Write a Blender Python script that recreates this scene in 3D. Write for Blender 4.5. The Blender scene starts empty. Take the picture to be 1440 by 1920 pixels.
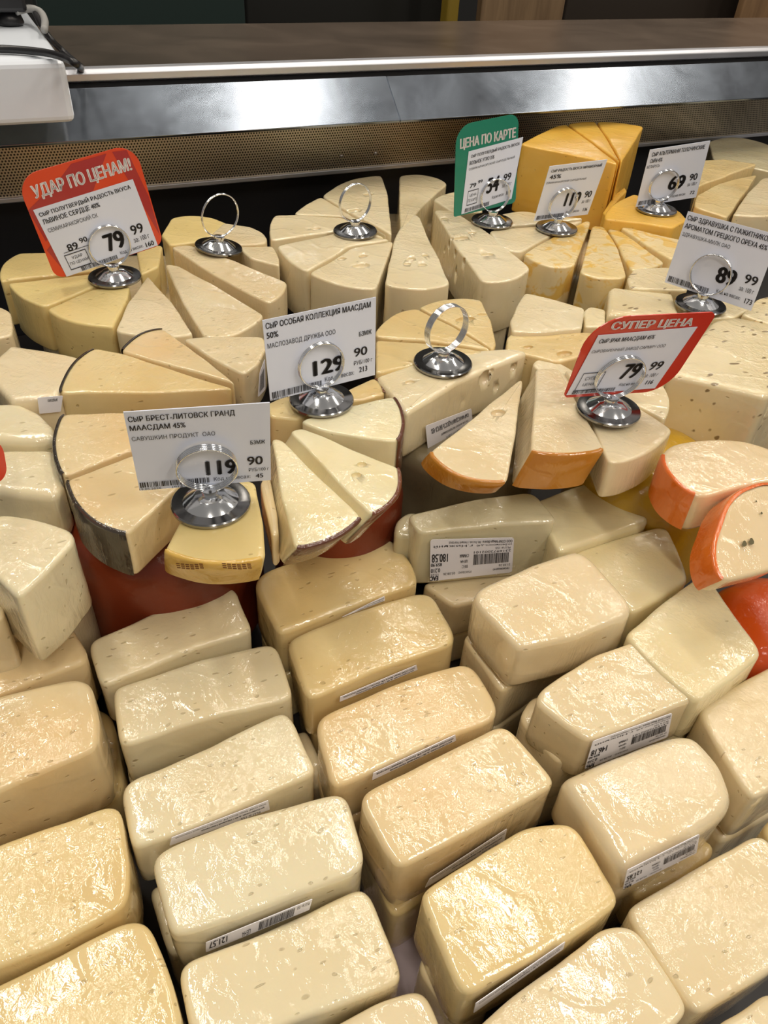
import bpy, bmesh, math, random
from mathutils import Vector, Matrix, noise
random.seed(7)
SC = bpy.context.scene
COL = SC.collection

# ------------------------------------------------------------------ camera
# world: X runs along the counter, Y into it, Z up; z = 0 is the level of the wedge tops
CAM_H = 0.29
_n = math.sqrt(3580**2 + 960**2 + 1440**2)
_p, _r = math.radians(40), math.radians(4.02)
AX = Vector((3580/_n, 960/_n, -1440/_n))
AZ = Vector((math.cos(_p)*math.sin(_r), math.cos(_p)*math.cos(_r), math.sin(_p)))
AY = AZ.cross(AX).normalized()
AZ = AX.cross(AY).normalized()
cam_data = bpy.data.cameras.new('camera')
cam = bpy.data.objects.new('camera', cam_data)
COL.objects.link(cam)
R3 = Matrix((AX, AY, AZ))
cam.matrix_world = Matrix.Translation((0, 0, CAM_H)) @ R3.to_4x4()
cam_data.sensor_fit = 'VERTICAL'
cam_data.sensor_height = 36.0
cam_data.lens = 36.0*1440/1920
cam_data.clip_start = 0.01
SC.camera = cam

# ------------------------------------------------------------------ world, lamps, exposure
world = bpy.data.worlds.new('world')
SC.world = world
world.use_nodes = True
world.node_tree.nodes['Background'].inputs['Color'].default_value = (1.0, 0.93, 0.84, 1)
world.node_tree.nodes['Background'].inputs['Strength'].default_value = 0.26
SC.view_settings.view_transform = 'Standard'
SC.view_settings.look = 'None'
SC.view_settings.exposure = -0.12
SC.view_settings.gamma = 1.0
SC.view_settings.use_curve_mapping = False


def lamp(name, loc, rot, sx, sy, power, col):
    l = bpy.data.lights.new(name, 'AREA')
    l.shape = 'RECTANGLE'
    l.size = sx
    l.size_y = sy
    l.energy = power
    l.color = col
    o = bpy.data.objects.new(name, l)
    o.location = loc
    o.rotation_euler = rot
    COL.objects.link(o)
    return o


# rows of ceiling strip lamps running across the counter, about 2 m above it
WARM = (1.0, 0.91, 0.79)
for lx in (-0.35, 0.95, 2.30):
    for ly, sy, pw in ((-1.25, 1.6, 22), (1.2, 1.7, 18.5), (3.4, 1.6, 6)):
        lamp('ceiling_lamp', (lx, ly, 2.0), (0, 0, 0), 0.15, sy, pw, WARM)


# ------------------------------------------------------------------ geometry helpers
def ray(x, y):
    v = Vector(((x-720)/1440, (960-y)/1440, -1))
    return Vector((AX.dot(v), AY.dot(v), AZ.dot(v)))


CP = Vector((0, 0, CAM_H))


def atz(x, y, z):
    d = ray(x, y)
    return CP + d*((z-CAM_H)/d.z)


def aty(x, y, Y):
    d = ray(x, y)
    return CP + d*(Y/d.y)


def hit(x, y, p, n):
    d = ray(x, y)
    return CP + d*((p-CP).dot(n)/d.dot(n))


def link(name, me, parent=None, loc=None, mat=None):
    o = bpy.data.objects.new(name, me)
    COL.objects.link(o)
    if parent:
        o.parent = parent
    if loc is not None:
        o.location = loc
    if mat and me is not None and not me.materials:
        me.materials.append(mat)
    return o


def tag(o, label=None, cat=None, group=None, kind=None):
    if label:
        o['label'] = label
    if cat:
        o['category'] = cat
    if group:
        o['group'] = group
    if kind:
        o['kind'] = kind
    return o


def mesh(name, vs, fs, smooth=True):
    me = bpy.data.meshes.new(name)
    me.from_pydata([tuple(v) for v in vs], [], fs)
    if smooth:
        me.polygons.foreach_set('use_smooth', [True]*len(me.polygons))
    me.update()
    return me


def box_mesh(name, a, b, bevel=0.0):
    bm = bmesh.new()
    bmesh.ops.create_cube(bm, size=1)
    a, b = Vector(a), Vector(b)
    for v in bm.verts:
        v.co = Vector(((a.x+b.x)/2+v.co.x*(b.x-a.x), (a.y+b.y)/2+v.co.y*(b.y-a.y), (a.z+b.z)/2+v.co.z*(b.z-a.z)))
    if bevel:
        bmesh.ops.bevel(bm, geom=list(bm.edges), offset=bevel, segments=3, affect='EDGES', profile=0.5)
    me = bpy.data.meshes.new(name)
    bm.to_mesh(me)
    bm.free()
    return me


def prism_mesh(name, prof, x0, x1, bevel=0.0):
    """closed (y, z) profile extruded along x"""
    n = len(prof)
    vs = [(x0, y, z) for y, z in prof] + [(x1, y, z) for y, z in prof]
    fs = [(i, (i+1) % n, n+(i+1) % n, n+i) for i in range(n)]
    fs += [tuple(range(n))[::-1], tuple(range(n, 2*n))]
    me = mesh(name, vs, fs, False)
    bm = bmesh.new()
    bm.from_mesh(me)
    bmesh.ops.recalc_face_normals(bm, faces=bm.faces)
    if bevel:
        bmesh.ops.bevel(bm, geom=list(bm.edges), offset=bevel, segments=3, affect='EDGES', profile=0.5)
    bm.to_mesh(me)
    bm.free()
    return me


def tube(vs, fs, pts, r, seg=8, closed=False):
    base = len(vs)
    n = len(pts)
    pts = [Vector(p) for p in pts]
    up = Vector((0.12, 0.31, 0.95)).normalized()
    for i in range(n):
        a = pts[(i-1) % n] if (closed or i > 0) else pts[i]
        b = pts[(i+1) % n] if (closed or i < n-1) else pts[i]
        t = (b-a).normalized()
        u = t.cross(up)
        if u.length < 1e-4:
            u = t.cross(Vector((1, 0, 0)))
        u.normalize()
        w = t.cross(u).normalized()
        for k in range(seg):
            th = 2*math.pi*k/seg
            vs.append(pts[i] + u*(r*math.cos(th)) + w*(r*math.sin(th)))
    m = n if closed else n-1
    for i in range(m):
        for k in range(seg):
            a = base+i*seg+k
            b = base+i*seg+(k+1) % seg
            c = base+((i+1) % n)*seg+(k+1) % seg
            d = base+((i+1) % n)*seg+k
            fs.append((a, b, c, d))
    if not closed:
        fs.append(tuple(base+k for k in range(seg))[::-1])
        fs.append(tuple(base+(n-1)*seg+k for k in range(seg)))


# ------------------------------------------------------------------ materials
MATS = {}


def new_mat(name):
    m = bpy.data.materials.new(name)
    m.use_nodes = True
    nt = m.node_tree
    b = nt.nodes['Principled BSDF']
    MATS[name] = m
    return m, nt, b


def simple(name, col, rough=0.5, metal=0.0, coat=0.0, spec=None):
    m, nt, b = new_mat(name)
    b.inputs['Base Color'].default_value = (*col, 1)
    b.inputs['Roughness'].default_value = rough
    b.inputs['Metallic'].default_value = metal
    b.inputs['Coat Weight'].default_value = coat
    b.inputs['Coat Roughness'].default_value = 0.06
    return m


def srgb(r, g, b):
    f = lambda c: (c/255/12.92) if c/255 <= 0.04045 else ((c/255+0.055)/1.055)**2.4
    return (f(r), f(g), f(b))


def ramp(nt, fac, stops):
    n = nt.nodes.new('ShaderNodeValToRGB')
    n.color_ramp.elements[0].position = stops[0][0]
    n.color_ramp.elements[0].color = (*stops[0][1], 1)
    n.color_ramp.elements[1].position = stops[1][0]
    n.color_ramp.elements[1].color = (*stops[1][1], 1)
    for p, c in stops[2:]:
        e = n.color_ramp.elements.new(p)
        e.color = (*c, 1)
    nt.links.new(fac, n.inputs[0])
    return n


def mixc(nt, fac, a, b, mode='MIX'):
    n = nt.nodes.new('ShaderNodeMix')
    n.data_type = 'RGBA'
    n.blend_type = mode
    if isinstance(fac, float):
        n.inputs[0].default_value = fac
    else:
        nt.links.new(fac, n.inputs[0])
    for s, k in ((a, 6), (b, 7)):
        if isinstance(s, tuple):
            n.inputs[k].default_value = (*s, 1)
        else:
            nt.links.new(s, n.inputs[k])
    return n.outputs[2]


def mathn(nt, op, a, b=None):
    n = nt.nodes.new('ShaderNodeMath')
    n.operation = op
    for i, s in enumerate((a, b)):
        if s is None:
            continue
        if isinstance(s, (int, float)):
            n.inputs[i].default_value = s
        else:
            nt.links.new(s, n.inputs[i])
    return n.outputs[0]


def coords(nt, scale=(1, 1, 1)):
    tc = nt.nodes.new('ShaderNodeTexCoord')
    oi = nt.nodes.new('ShaderNodeObjectInfo')
    mu = nt.nodes.new('ShaderNodeVectorMath')
    mu.operation = 'SCALE'
    mu.inputs[0].default_value = (3.1, 5.7, 2.3)
    nt.links.new(oi.outputs['Random'], mu.inputs['Scale'])
    ad = nt.nodes.new('ShaderNodeVectorMath')
    nt.links.new(tc.outputs['Object'], ad.inputs[0])
    nt.links.new(mu.outputs[0], ad.inputs[1])
    mp = nt.nodes.new('ShaderNodeMapping')
    mp.inputs['Scale'].default_value = scale
    nt.links.new(ad.outputs[0], mp.inputs[0])
    return mp.outputs[0]


def tex_noise(nt, vec, scale, detail=2, rough=0.5, dist=0.0):
    n = nt.nodes.new('ShaderNodeTexNoise')
    n.inputs['Scale'].default_value = scale
    n.inputs['Detail'].default_value = detail
    n.inputs['Roughness'].default_value = rough
    n.inputs['Distortion'].default_value = dist
    nt.links.new(vec, n.inputs['Vector'])
    return n.outputs['Fac']


def cheese_mat(name, c1, c2, eyes=0.35, film=1.0, speck=None, marble=None, eye_scale=230, rough=0.42, sss=0.22, wr=1.0):
    """soft cheese under shiny stretch film: mottled colour, small slit eyes, film wrinkles on the coat"""
    m, nt, b = new_mat(name)
    L = nt.links
    v = coords(nt)
    big = tex_noise(nt, v, 16, 2)
    col = ramp(nt, big, [(0.34, c1), (0.66, c2)]).outputs[0]
    fine = tex_noise(nt, v, 220, 2)
    col = mixc(nt, mathn(nt, 'MULTIPLY', fine, 0.22), col, tuple(x*0.82 for x in c1))
    if marble:
        mb = tex_noise(nt, v, 42, 3, 0.6, 1.0)
        col = mixc(nt, ramp(nt, mb, [(0.50, (0, 0, 0)), (0.58, (1, 1, 1))]).outputs[0], col, marble)
    # small eyes: stretched voronoi cells, only where a sparse noise allows
    ve = coords(nt, (0.55, 1.25, 1.0))
    wob = nt.nodes.new('ShaderNodeTexNoise')
    wob.inputs['Scale'].default_value = 60
    L.new(ve, wob.inputs['Vector'])
    wv = nt.nodes.new('ShaderNodeVectorMath')
    wv.operation = 'MULTIPLY_ADD'
    L.new(wob.outputs['Color'], wv.inputs[0])
    wv.inputs[1].default_value = (0.012, 0.012, 0.012)
    L.new(ve, wv.inputs[2])
    vo = nt.nodes.new('ShaderNodeTexVoronoi')
    vo.inputs['Scale'].default_value = eye_scale
    vo.inputs['Randomness'].default_value = 1.0
    L.new(wv.outputs[0], vo.inputs['Vector'])
    dot = ramp(nt, vo.outputs['Distance'], [(0.14, (1, 1, 1)), (0.24, (0, 0, 0))]).outputs[0]
    sep = nt.nodes.new('ShaderNodeSeparateColor')
    L.new(vo.outputs['Color'], sep.inputs[0])
    keep = mathn(nt, 'GREATER_THAN', sep.outputs[0], 1-eyes)
    em = mathn(nt, 'MULTIPLY', dot, keep)
    col = mixc(nt, mathn(nt, 'MULTIPLY', em, 0.5), col, tuple(x*f for x, f in zip(c1, (0.50, 0.44, 0.34))))
    if speck:
        vs_ = nt.nodes.new('ShaderNodeTexVoronoi')
        vs_.inputs['Scale'].default_value = 125
        L.new(wv.outputs[0], vs_.inputs['Vector'])
        sd = ramp(nt, vs_.outputs['Distance'], [(0.16, (1, 1, 1)), (0.26, (0, 0, 0))]).outputs[0]
        s2 = nt.nodes.new('ShaderNodeSeparateColor')
        L.new(vs_.outputs['Color'], s2.inputs[0])
        k2 = mathn(nt, 'GREATER_THAN', s2.outputs[1], 0.5)
        col = mixc(nt, mathn(nt, 'MULTIPLY', mathn(nt, 'MULTIPLY', sd, k2), 0.85), col, speck)
    L.new(col, b.inputs['Base Color'])
    b.inputs['Roughness'].default_value = rough
    b.inputs['Specular IOR Level'].default_value = 0.2
    b.inputs['Subsurface Weight'].default_value = sss
    b.inputs['Subsurface Radius'].default_value = (1.0, 0.62, 0.3)
    b.inputs['Subsurface Scale'].default_value = 0.008
    bp = nt.nodes.new('ShaderNodeBump')
    bp.inputs['Distance'].default_value = 0.0006
    bp.inputs['Strength'].default_value = 0.7
    hgt = mathn(nt, 'SUBTRACT', mathn(nt, 'MULTIPLY', fine, 0.35), em)
    L.new(hgt, bp.inputs['Height'])
    L.new(bp.outputs[0], b.inputs['Normal'])
    # film
    if film > 0:
        b.inputs['Coat Weight'].default_value = min(1.0, film)
        b.inputs['Coat Roughness'].default_value = 0.02
        b.inputs['Coat IOR'].default_value = 1.75
        f1 = tex_noise(nt, coords(nt, (1.0, 0.8, 0.25)), 185, 3, 0.6, 1.5)
        f2 = tex_noise(nt, coords(nt, (0.7, 1.0, 0.4)), 22, 2, 0.5, 0.8)
        gate = ramp(nt, tex_noise(nt, v, 17, 1), [(0.44, (0.22, 0.22, 0.22)), (0.60, (1, 1, 1))]).outputs[0]
        # long tension creases
        wv2 = nt.nodes.new('ShaderNodeTexWave')
        wv2.wave_type = 'BANDS'
        wv2.bands_direction = 'DIAGONAL'
        wv2.inputs['Scale'].default_value = 14
        wv2.inputs['Distortion'].default_value = 9
        wv2.inputs['Detail'].default_value = 2
        wv2.inputs['Detail Scale'].default_value = 1.2
        L.new(v, wv2.inputs['Vector'])
        cr = mathn(nt, 'POWER', wv2.outputs['Fac'], 14)
        h = mathn(nt, 'ADD', mathn(nt, 'MULTIPLY', mathn(nt, 'MULTIPLY', f1, gate), 1.0), mathn(nt, 'MULTIPLY', f2, 1.3))
        h = mathn(nt, 'ADD', h, mathn(nt, 'MULTIPLY', cr, 0.25))
        rg = nt.nodes.new('ShaderNodeTexNoise')
        rg.noise_type = 'RIDGED_MULTIFRACTAL'
        rg.inputs['Scale'].default_value = 66
        rg.inputs['Detail'].default_value = 3
        rg.inputs['Distortion'].default_value = 0.8
        L.new(v, rg.inputs['Vector'])
        h = mathn(nt, 'ADD', h, mathn(nt, 'MULTIPLY', mathn(nt, 'MULTIPLY', rg.outputs['Fac'], gate), 0.45))
        b2 = nt.nodes.new('ShaderNodeBump')
        b2.inputs['Distance'].default_value = 0.0017*wr
        b2.inputs['Strength'].default_value = 0.62
        L.new(h, b2.inputs['Height'])
        L.new(b2.outputs[0], b.inputs['Coat Normal'])
    return m


CREAM = cheese_mat('cream_cheese', srgb(228, 212, 174), srgb(222, 200, 156), eyes=0.22)
PALE = cheese_mat('pale_cheese', srgb(228, 217, 182), srgb(224, 207, 166), eyes=0.24)
BUTTER = cheese_mat('butter_cheese', srgb(226, 204, 150), srgb(220, 191, 130), eyes=0.24)
PEACH = cheese_mat('peach_cheese', srgb(226, 205, 160), srgb(223, 192, 138), eyes=0.24)
YELLOW = cheese_mat('light_yellow_cheese', srgb(226, 204, 140), srgb(218, 194, 130), eyes=0.15, film=0.6)
IVORY = cheese_mat('ivory_cheese', srgb(232, 218, 182), srgb(226, 208, 166), eyes=0.06)
SMOOTH = cheese_mat('smooth_young_cheese', srgb(236, 226, 188), srgb(230, 212, 160), eyes=0.03)
GREYISH = cheese_mat('dull_grey_cream_cheese', srgb(208, 198, 164), srgb(198, 186, 148), eyes=0.08)
WHITE = cheese_mat('whitish_cheese', srgb(230, 214, 178), srgb(226, 204, 160), eyes=0.03)
GOLD = cheese_mat('golden_cheese', srgb(232, 186, 84), srgb(224, 172, 66), eyes=0.14, film=0.5)
MARBLED = cheese_mat('marbled_cheese', srgb(232, 212, 164), srgb(228, 202, 140), eyes=0.05, marble=srgb(226, 186, 96))
SPECKLED = cheese_mat('speckled_cheese', srgb(230, 214, 172), srgb(224, 204, 158), eyes=0.05, speck=srgb(112, 88, 48))
GLARE = cheese_mat('shiny_wrapped_cheese', srgb(234, 222, 182), srgb(230, 212, 164), eyes=0.03, wr=1.3)
PINK = cheese_mat('pinkish_cheese', srgb(230, 208, 168), srgb(226, 200, 154), eyes=0.02, eye_scale=60)


def wax_mat(name, c1, c2, film=0.8, rough=0.35):
    return cheese_mat(name, c1, c2, eyes=0.0, film=film, rough=rough, sss=0.0)


RED_WAX = wax_mat('red_brown_wax', srgb(142, 58, 26), srgb(98, 38, 20), 0.25, 0.5)
YEL_WAX = wax_mat('yellow_wax', srgb(196, 156, 34), srgb(182, 140, 30), 0.5)
ORG_WAX = wax_mat('orange_red_wax', srgb(200, 76, 12), srgb(184, 62, 10), 0.5)
PEEL = wax_mat('orange_peel_rind', srgb(226, 116, 32), srgb(212, 92, 22), 0.9)
ORANGE_RIND = wax_mat('ochre_rind', srgb(196, 130, 34), srgb(180, 112, 24), 0.9)
BLACK_RIND = wax_mat('black_rind', srgb(64, 54, 42), srgb(44, 38, 32), 0.9)
BROWN_RIND = wax_mat('brown_rind', srgb(112, 62, 34), srgb(86, 42, 24), 0.9)
GREY_WRAP = wax_mat('wrapped_wheel', srgb(156, 143, 112), srgb(126, 114, 88), 1.0)

CHROME = simple('chrome', (0.78, 0.80, 0.83), 0.13, 1.0)
DARKCHROME = simple('dark_chrome', (0.30, 0.30, 0.30), 0.16, 1.0)
CARD = simple('white_card', srgb(222, 228, 244), 0.35, 0, 0.25)
STICK = simple('white_sticker', srgb(232, 230, 236), 0.4, 0, 0.3)
INK = simple('black_ink', srgb(34, 32, 36), 0.5)
INKG = simple('grey_ink', srgb(88, 86, 92), 0.5)
WHITE_INK = simple('white_ink', srgb(244, 240, 240), 0.4)
GREEN = simple('green_card', srgb(22, 128, 104), 0.35, 0, 0.3)
ORANGE_RED = simple('orange_red_card', srgb(222, 72, 34), 0.3, 0, 0.3)
DARK_RED = simple('dark_red_print', srgb(172, 48, 48), 0.3, 0, 0.3)
REDC = simple('red_card', srgb(204, 52, 30), 0.3, 0, 0.3)


def film_mat():
    m, nt, b = new_mat('clear_film')
    nt.nodes.remove(b)
    out = nt.nodes['Material Output']
    tr = nt.nodes.new('ShaderNodeBsdfTransparent')
    tr.inputs[0].default_value = (0.93, 0.92, 0.90, 1)
    gl = nt.nodes.new('ShaderNodeBsdfGlossy')
    gl.inputs['Roughness'].default_value = 0.08
    v = coords(nt)
    bp = nt.nodes.new('ShaderNodeBump')
    bp.inputs['Distance'].default_value = 0.002
    nt.links.new(tex_noise(nt, v, 185, 3, 0.6, 1.5), bp.inputs['Height'])
    nt.links.new(bp.outputs[0], gl.inputs['Normal'])
    fr = nt.nodes.new('ShaderNodeFresnel')
    fr.inputs[0].default_value = 1.5
    nt.links.new(bp.outputs[0], fr.inputs['Normal'])
    mx = nt.nodes.new('ShaderNodeMixShader')
    nt.links.new(mathn(nt, 'ADD', fr.outputs[0], 0.05), mx.inputs[0])
    nt.links.new(tr.outputs[0], mx.inputs[1])
    nt.links.new(gl.outputs[0], mx.inputs[2])
    nt.links.new(mx.outputs[0], out.inputs['Surface'])
    return m


FILM = film_mat()


def steel_mat(name, col, rough, marks=0.25, aniso=(1.5, 60, 60), coat=0.0):
    m, nt, b = new_mat(name)
    b.inputs['Coat Weight'].default_value = coat
    b.inputs['Coat IOR'].default_value = 2.2
    b.inputs['Coat Roughness'].default_value = 0.10
    v = coords(nt, aniso)
    n1 = tex_noise(nt, v, 6, 3)
    v2 = coords(nt)
    n2 = tex_noise(nt, v2, 9, 4, 0.65, 0.6)
    b.inputs['Metallic'].default_value = 1
    cr = ramp(nt, n2, [(0.3, tuple(c*(1-marks) for c in col)), (0.7, col)])
    nt.links.new(cr.outputs[0], b.inputs['Base Color'])
    rr = mathn(nt, 'ADD', mathn(nt, 'MULTIPLY', n1, 0.012), mathn(nt, 'MULTIPLY', n2, 0.14))
    nt.links.new(mathn(nt, 'ADD', rr, rough-0.14), b.inputs['Roughness'])
    return m


STEEL = steel_mat('brushed_steel', (0.27, 0.31, 0.37), 0.30, 0.45, coat=0.35)
STEEL2 = steel_mat('edge_steel', (0.74, 0.75, 0.80), 0.50, 0.1)
TOPSTEEL = steel_mat('worktop_steel', (0.42, 0.33, 0.26), 0.40, 0.12)  # plain steel; brown reflected from the surroundings is put into the base colour


def perf_mat():
    m, nt, b = new_mat('perforated_steel')
    tc = nt.nodes.new('ShaderNodeTexCoord')
    sp = nt.nodes.new('ShaderNodeSeparateXYZ')
    nt.links.new(tc.outputs['Object'], sp.inputs[0])
    P = 0.0033
    u = mathn(nt, 'DIVIDE', sp.outputs['X'], P)
    w = mathn(nt, 'DIVIDE', sp.outputs['Z'], P*0.866)
    row = mathn(nt, 'FLOOR', w)
    odd = mathn(nt, 'MULTIPLY', mathn(nt, 'FLOORED_MODULO', row, 2), 0.5)
    fu = mathn(nt, 'SUBTRACT', mathn(nt, 'FRACT', mathn(nt, 'ADD', u, odd)), 0.5)
    fw = mathn(nt, 'MULTIPLY', mathn(nt, 'SUBTRACT', mathn(nt, 'FRACT', w), 0.5), 0.866)
    d = mathn(nt, 'SQRT', mathn(nt, 'ADD', mathn(nt, 'MULTIPLY', fu, fu), mathn(nt, 'MULTIPLY', fw, fw)))
    hole = mathn(nt, 'LESS_THAN', d, 0.30)
    n2 = tex_noise(nt, coords(nt), 7, 3)
    base = ramp(nt, n2, [(0.3, (0.50, 0.42, 0.30)), (0.7, (0.74, 0.65, 0.50))]).outputs[0]
    nt.links.new(mixc(nt, hole, base, (0.012, 0.010, 0.008)), b.inputs['Base Color'])
    nt.links.new(mathn(nt, 'SUBTRACT', 1.0, hole), b.inputs['Metallic'])
    b.inputs['Roughness'].default_value = 0.42
    return m


PERF = perf_mat()
BLACKP = simple('black_plastic', (0.012, 0.012, 0.014), 0.35)
DECK = simple('dark_deck', (0.02, 0.018, 0.018), 0.6)
PAPER = simple('greaseproof_paper', srgb(206, 190, 196), 0.7)
WHITEP = simple('white_plastic', srgb(226, 233, 242), 0.35, 0, 0.2)

# ------------------------------------------------------------------ cheese builder
REC = {}


def outline(P2, corner_r, N):
    """P2: list of (Vector2-like x, y, flag) corners / arc middles -> N smoothed points + arc flags"""
    n = len(P2)
    dense, flags = [], []
    i = 0
    while i < n:
        x, y, fl = P2[i]
        if fl == 'a':
            i += 1
            continue
        nx = P2[(i+1) % n]
        A = Vector((x, y))
        if nx[2] == 'a':
            M = Vector((nx[0], nx[1]))
            B = Vector(P2[(i+2) % n][:2])
            C = 2*M-(A+B)/2
            for k in range(16):
                t = k/16
                dense.append(A*(1-t)**2+C*2*t*(1-t)+B*t*t)
                flags.append(True)
        else:
            B = Vector(nx[:2])
            for k in range(8):
                dense.append(A.lerp(B, k/8))
                flags.append(False)
        i += 1
    # uniform resample
    m = len(dense)
    seg = [(dense[(k+1) % m]-dense[k]).length for k in range(m)]
    tot = sum(seg)
    pts, fg = [], []
    k, acc = 0, 0.0
    for j in range(N):
        s = tot*j/N
        while acc+seg[k] < s:
            acc += seg[k]
            k += 1
        t = (s-acc)/max(seg[k], 1e-9)
        pts.append(dense[k].lerp(dense[(k+1) % m], t))
        fg.append(flags[k])
    step = tot/N
    w = max(1, int(round(corner_r/step)))
    for it in range(2):
        q = []
        for j in range(N):
            s = Vector((0, 0))
            for d in range(-w, w+1):
                s += pts[(j+d) % N]
            q.append(s/(2*w+1))
        pts = q
    return pts, fg


def area2(pts):
    a = 0
    for k in range(len(pts)):
        p, q = pts[k], pts[(k+1) % len(pts)]
        a += p[0]*q[1]-p[1]*q[0]
    return a/2


def cheese(name, label, cat, pts, z, h, mat, r=0.002, rc=0.0028, dome=0.0004, amp=0.0006, tilt=(0, 0), N=112,
           taper=0.0, lean=(0, 0), rind=None, rind_w=0.0014, holes=None, group=None, world_pts=False, seed=None, sag=0.0):
    """a piece of cheese whose top face has the given outline; rounded edges, body h thick"""
    if world_pts:
        W = [Vector((p[0], p[1], z)) for p in pts]
        c = sum(W, Vector())/len(W)
        nrm = Vector((0, 0, 1))
    else:
        cx = sum(p[0] for p in pts)/len(pts)
        cy = sum(p[1] for p in pts)/len(pts)
        c = atz(cx, cy, z)
        nrm = Vector((-tilt[0], -tilt[1], 1)).normalized()
        W = [hit(p[0], p[1], c, nrm) for p in pts]
        c = sum(W, Vector())/len(W)
    e1 = Vector((1, 0, 0))
    e1 = (e1-nrm*e1.dot(nrm)).normalized()
    e2 = nrm.cross(e1)
    P2 = [((w-c).dot(e1), (w-c).dot(e2), (p[2] if len(p) > 2 else '')) for w, p in zip(W, pts)]
    if area2([p[:2] for p in P2]) < 0:
        P2 = P2[::-1]
    out, fg = outline(P2, rc, N)
    nn = []
    for j in range(N):
        t = (out[(j+1) % N]-out[j-1]).normalized()
        nn.append(Vector((-t.y, t.x)))   # inward for CCW
    cen = sum(out, Vector((0, 0)))/N
    ext = min((p-cen).length for p in out)
    rr = min(r, ext*0.6)
    rings = []   # (pts2, depth below the top plane)
    inner = [out[j]+nn[j]*rr for j in range(N)]
    for it in range(8):
        bad = [j for j in range(N) if (inner[(j+1) % N]-inner[j]).dot(out[(j+1) % N]-out[j]) < 0.15*(out[(j+1) % N]-out[j]).length_squared]
        if not bad:
            break
        near = {(j+d) % N for j in bad for d in (-1, 0, 1, 2)}
        inner = [sum((inner[(j+d) % N] for d in (-3, -2, -1, 0, 1, 2, 3)), Vector((0, 0)))/7 if j in near else inner[j] for j in range(N)]
    for k in (0.12, 0.3, 0.48, 0.66, 0.83, 0.94):
        rings.append(([cen.lerp(p, k) for p in inner], -dome*(1-k*k)))
    for a in (0, 22, 45, 68, 90):
        t = math.radians(a)
        rings.append(([out[j].lerp(inner[j], 1-math.sin(t)) for j in range(N)], rr*(1-math.cos(t))))
    lv = Vector((lean[0], lean[1]))
    for f in (0.25, 0.5, 0.75, 1.0):
        d = rr+(h-2*rr)*f
        bul = sag*math.sin(math.pi*f)
        rings.append(([out[j].lerp(cen, taper*f)+lv*f-nn[j]*bul for j in range(N)], d))
    for a in (45, 90):
        t = math.radians(a)
        rings.append(([out[j].lerp(cen, taper)+lv+nn[j]*rr*(1-math.cos(t)) for j in range(N)], h-rr+rr*math.sin(t)))
    bc = c-nrm*h+e1*lv.x+e2*lv.y
    sd = seed if seed is not None else random.random()*50
    so = Vector((sd, sd*1.7, -sd))

    def P(p, d, amp_=amp):
        v = c+e1*p.x+e2*p.y-nrm*d
        if amp_:
            q = v+so
            v = v+noise.noise_vector(q*22)*amp_*1.6+noise.noise_vector(q*70)*amp_*0.5
        return v-bc
    vs = [P(cen, -dome)]
    for pts2, d in rings:
        vs += [P(p, d) for p in pts2]
    vs.append(P(cen+lv, h))
    fs = [(0, 1+j, 1+(j+1) % N) for j in range(N)]
    nr = len(rings)
    for q in range(nr-1):
        a0, b0 = 1+q*N, 1+(q+1)*N
        for j in range(N):
            k = (j+1) % N
            fs.append((a0+j, b0+j, b0+k, a0+k))
    last = len(vs)-1
    a0 = 1+(nr-1)*N
    fs += [(a0+j, last, a0+(j+1) % N) for j in range(N)]
    me = mesh(name, vs, fs)
    o = link(name, me, loc=bc, mat=mat)
    tag(o, label, cat, group)
    info = dict(o=o, W=W, n=nrm, c=c, h=h, bc=bc)
    if holes:
        bm = bmesh.new()
        for hx, hy, hr, hs, face in holes:
            if face == 't':
                q = hit(hx, hy, c, nrm)
                fn = nrm
            else:
                A, B = W[face[0]], W[face[1]]
                fn = (B-A).cross(nrm).normalized()
                if fn.dot(CP-A) < 0:
                    fn = -fn
                q = hit(hx, hy, A, fn)
            mtx = Matrix.Translation(q+fn*hr*0.02-bc)
            res = bmesh.ops.create_icosphere(bm, subdivisions=3, radius=hr, matrix=mtx)
            for v in res['verts']:
                dz = (v.co-(q-bc))
                v.co = v.co + e1*dz.dot(e1)*(hs-1)
        cm = bpy.data.meshes.new('cut')
        bm.to_mesh(cm)
        bm.free()
        cm.polygons.foreach_set('use_smooth', [True]*len(cm.polygons))
        co = bpy.data.objects.new('cut', cm)
        COL.objects.link(co)
        co.location = bc
        md = o.modifiers.new('b', 'BOOLEAN')
        md.object = co
        md.operation = 'DIFFERENCE'
        for sol in ('MANIFOLD', 'EXACT', 'FAST'):
            try:
                md.solver = sol
            except TypeError:
                continue
            bpy.context.view_layer.update()
            dg = bpy.context.evaluated_depsgraph_get()
            ne = bpy.data.meshes.new_from_object(o.evaluated_get(dg))
            zs = [v.co.z for v in ne.vertices] or [0]
            if len(ne.polygons) > 0.8*len(me.polygons) and len(ne.polygons) != len(me.polygons) and max(zs)-min(zs) > h*0.8:
                ne.polygons.foreach_set('use_smooth', [True]*len(ne.polygons))
                o.data = ne
                break
        else:
            print('HOLES FAILED', label)
        o.modifiers.clear()
        bpy.data.objects.remove(co)
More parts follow.
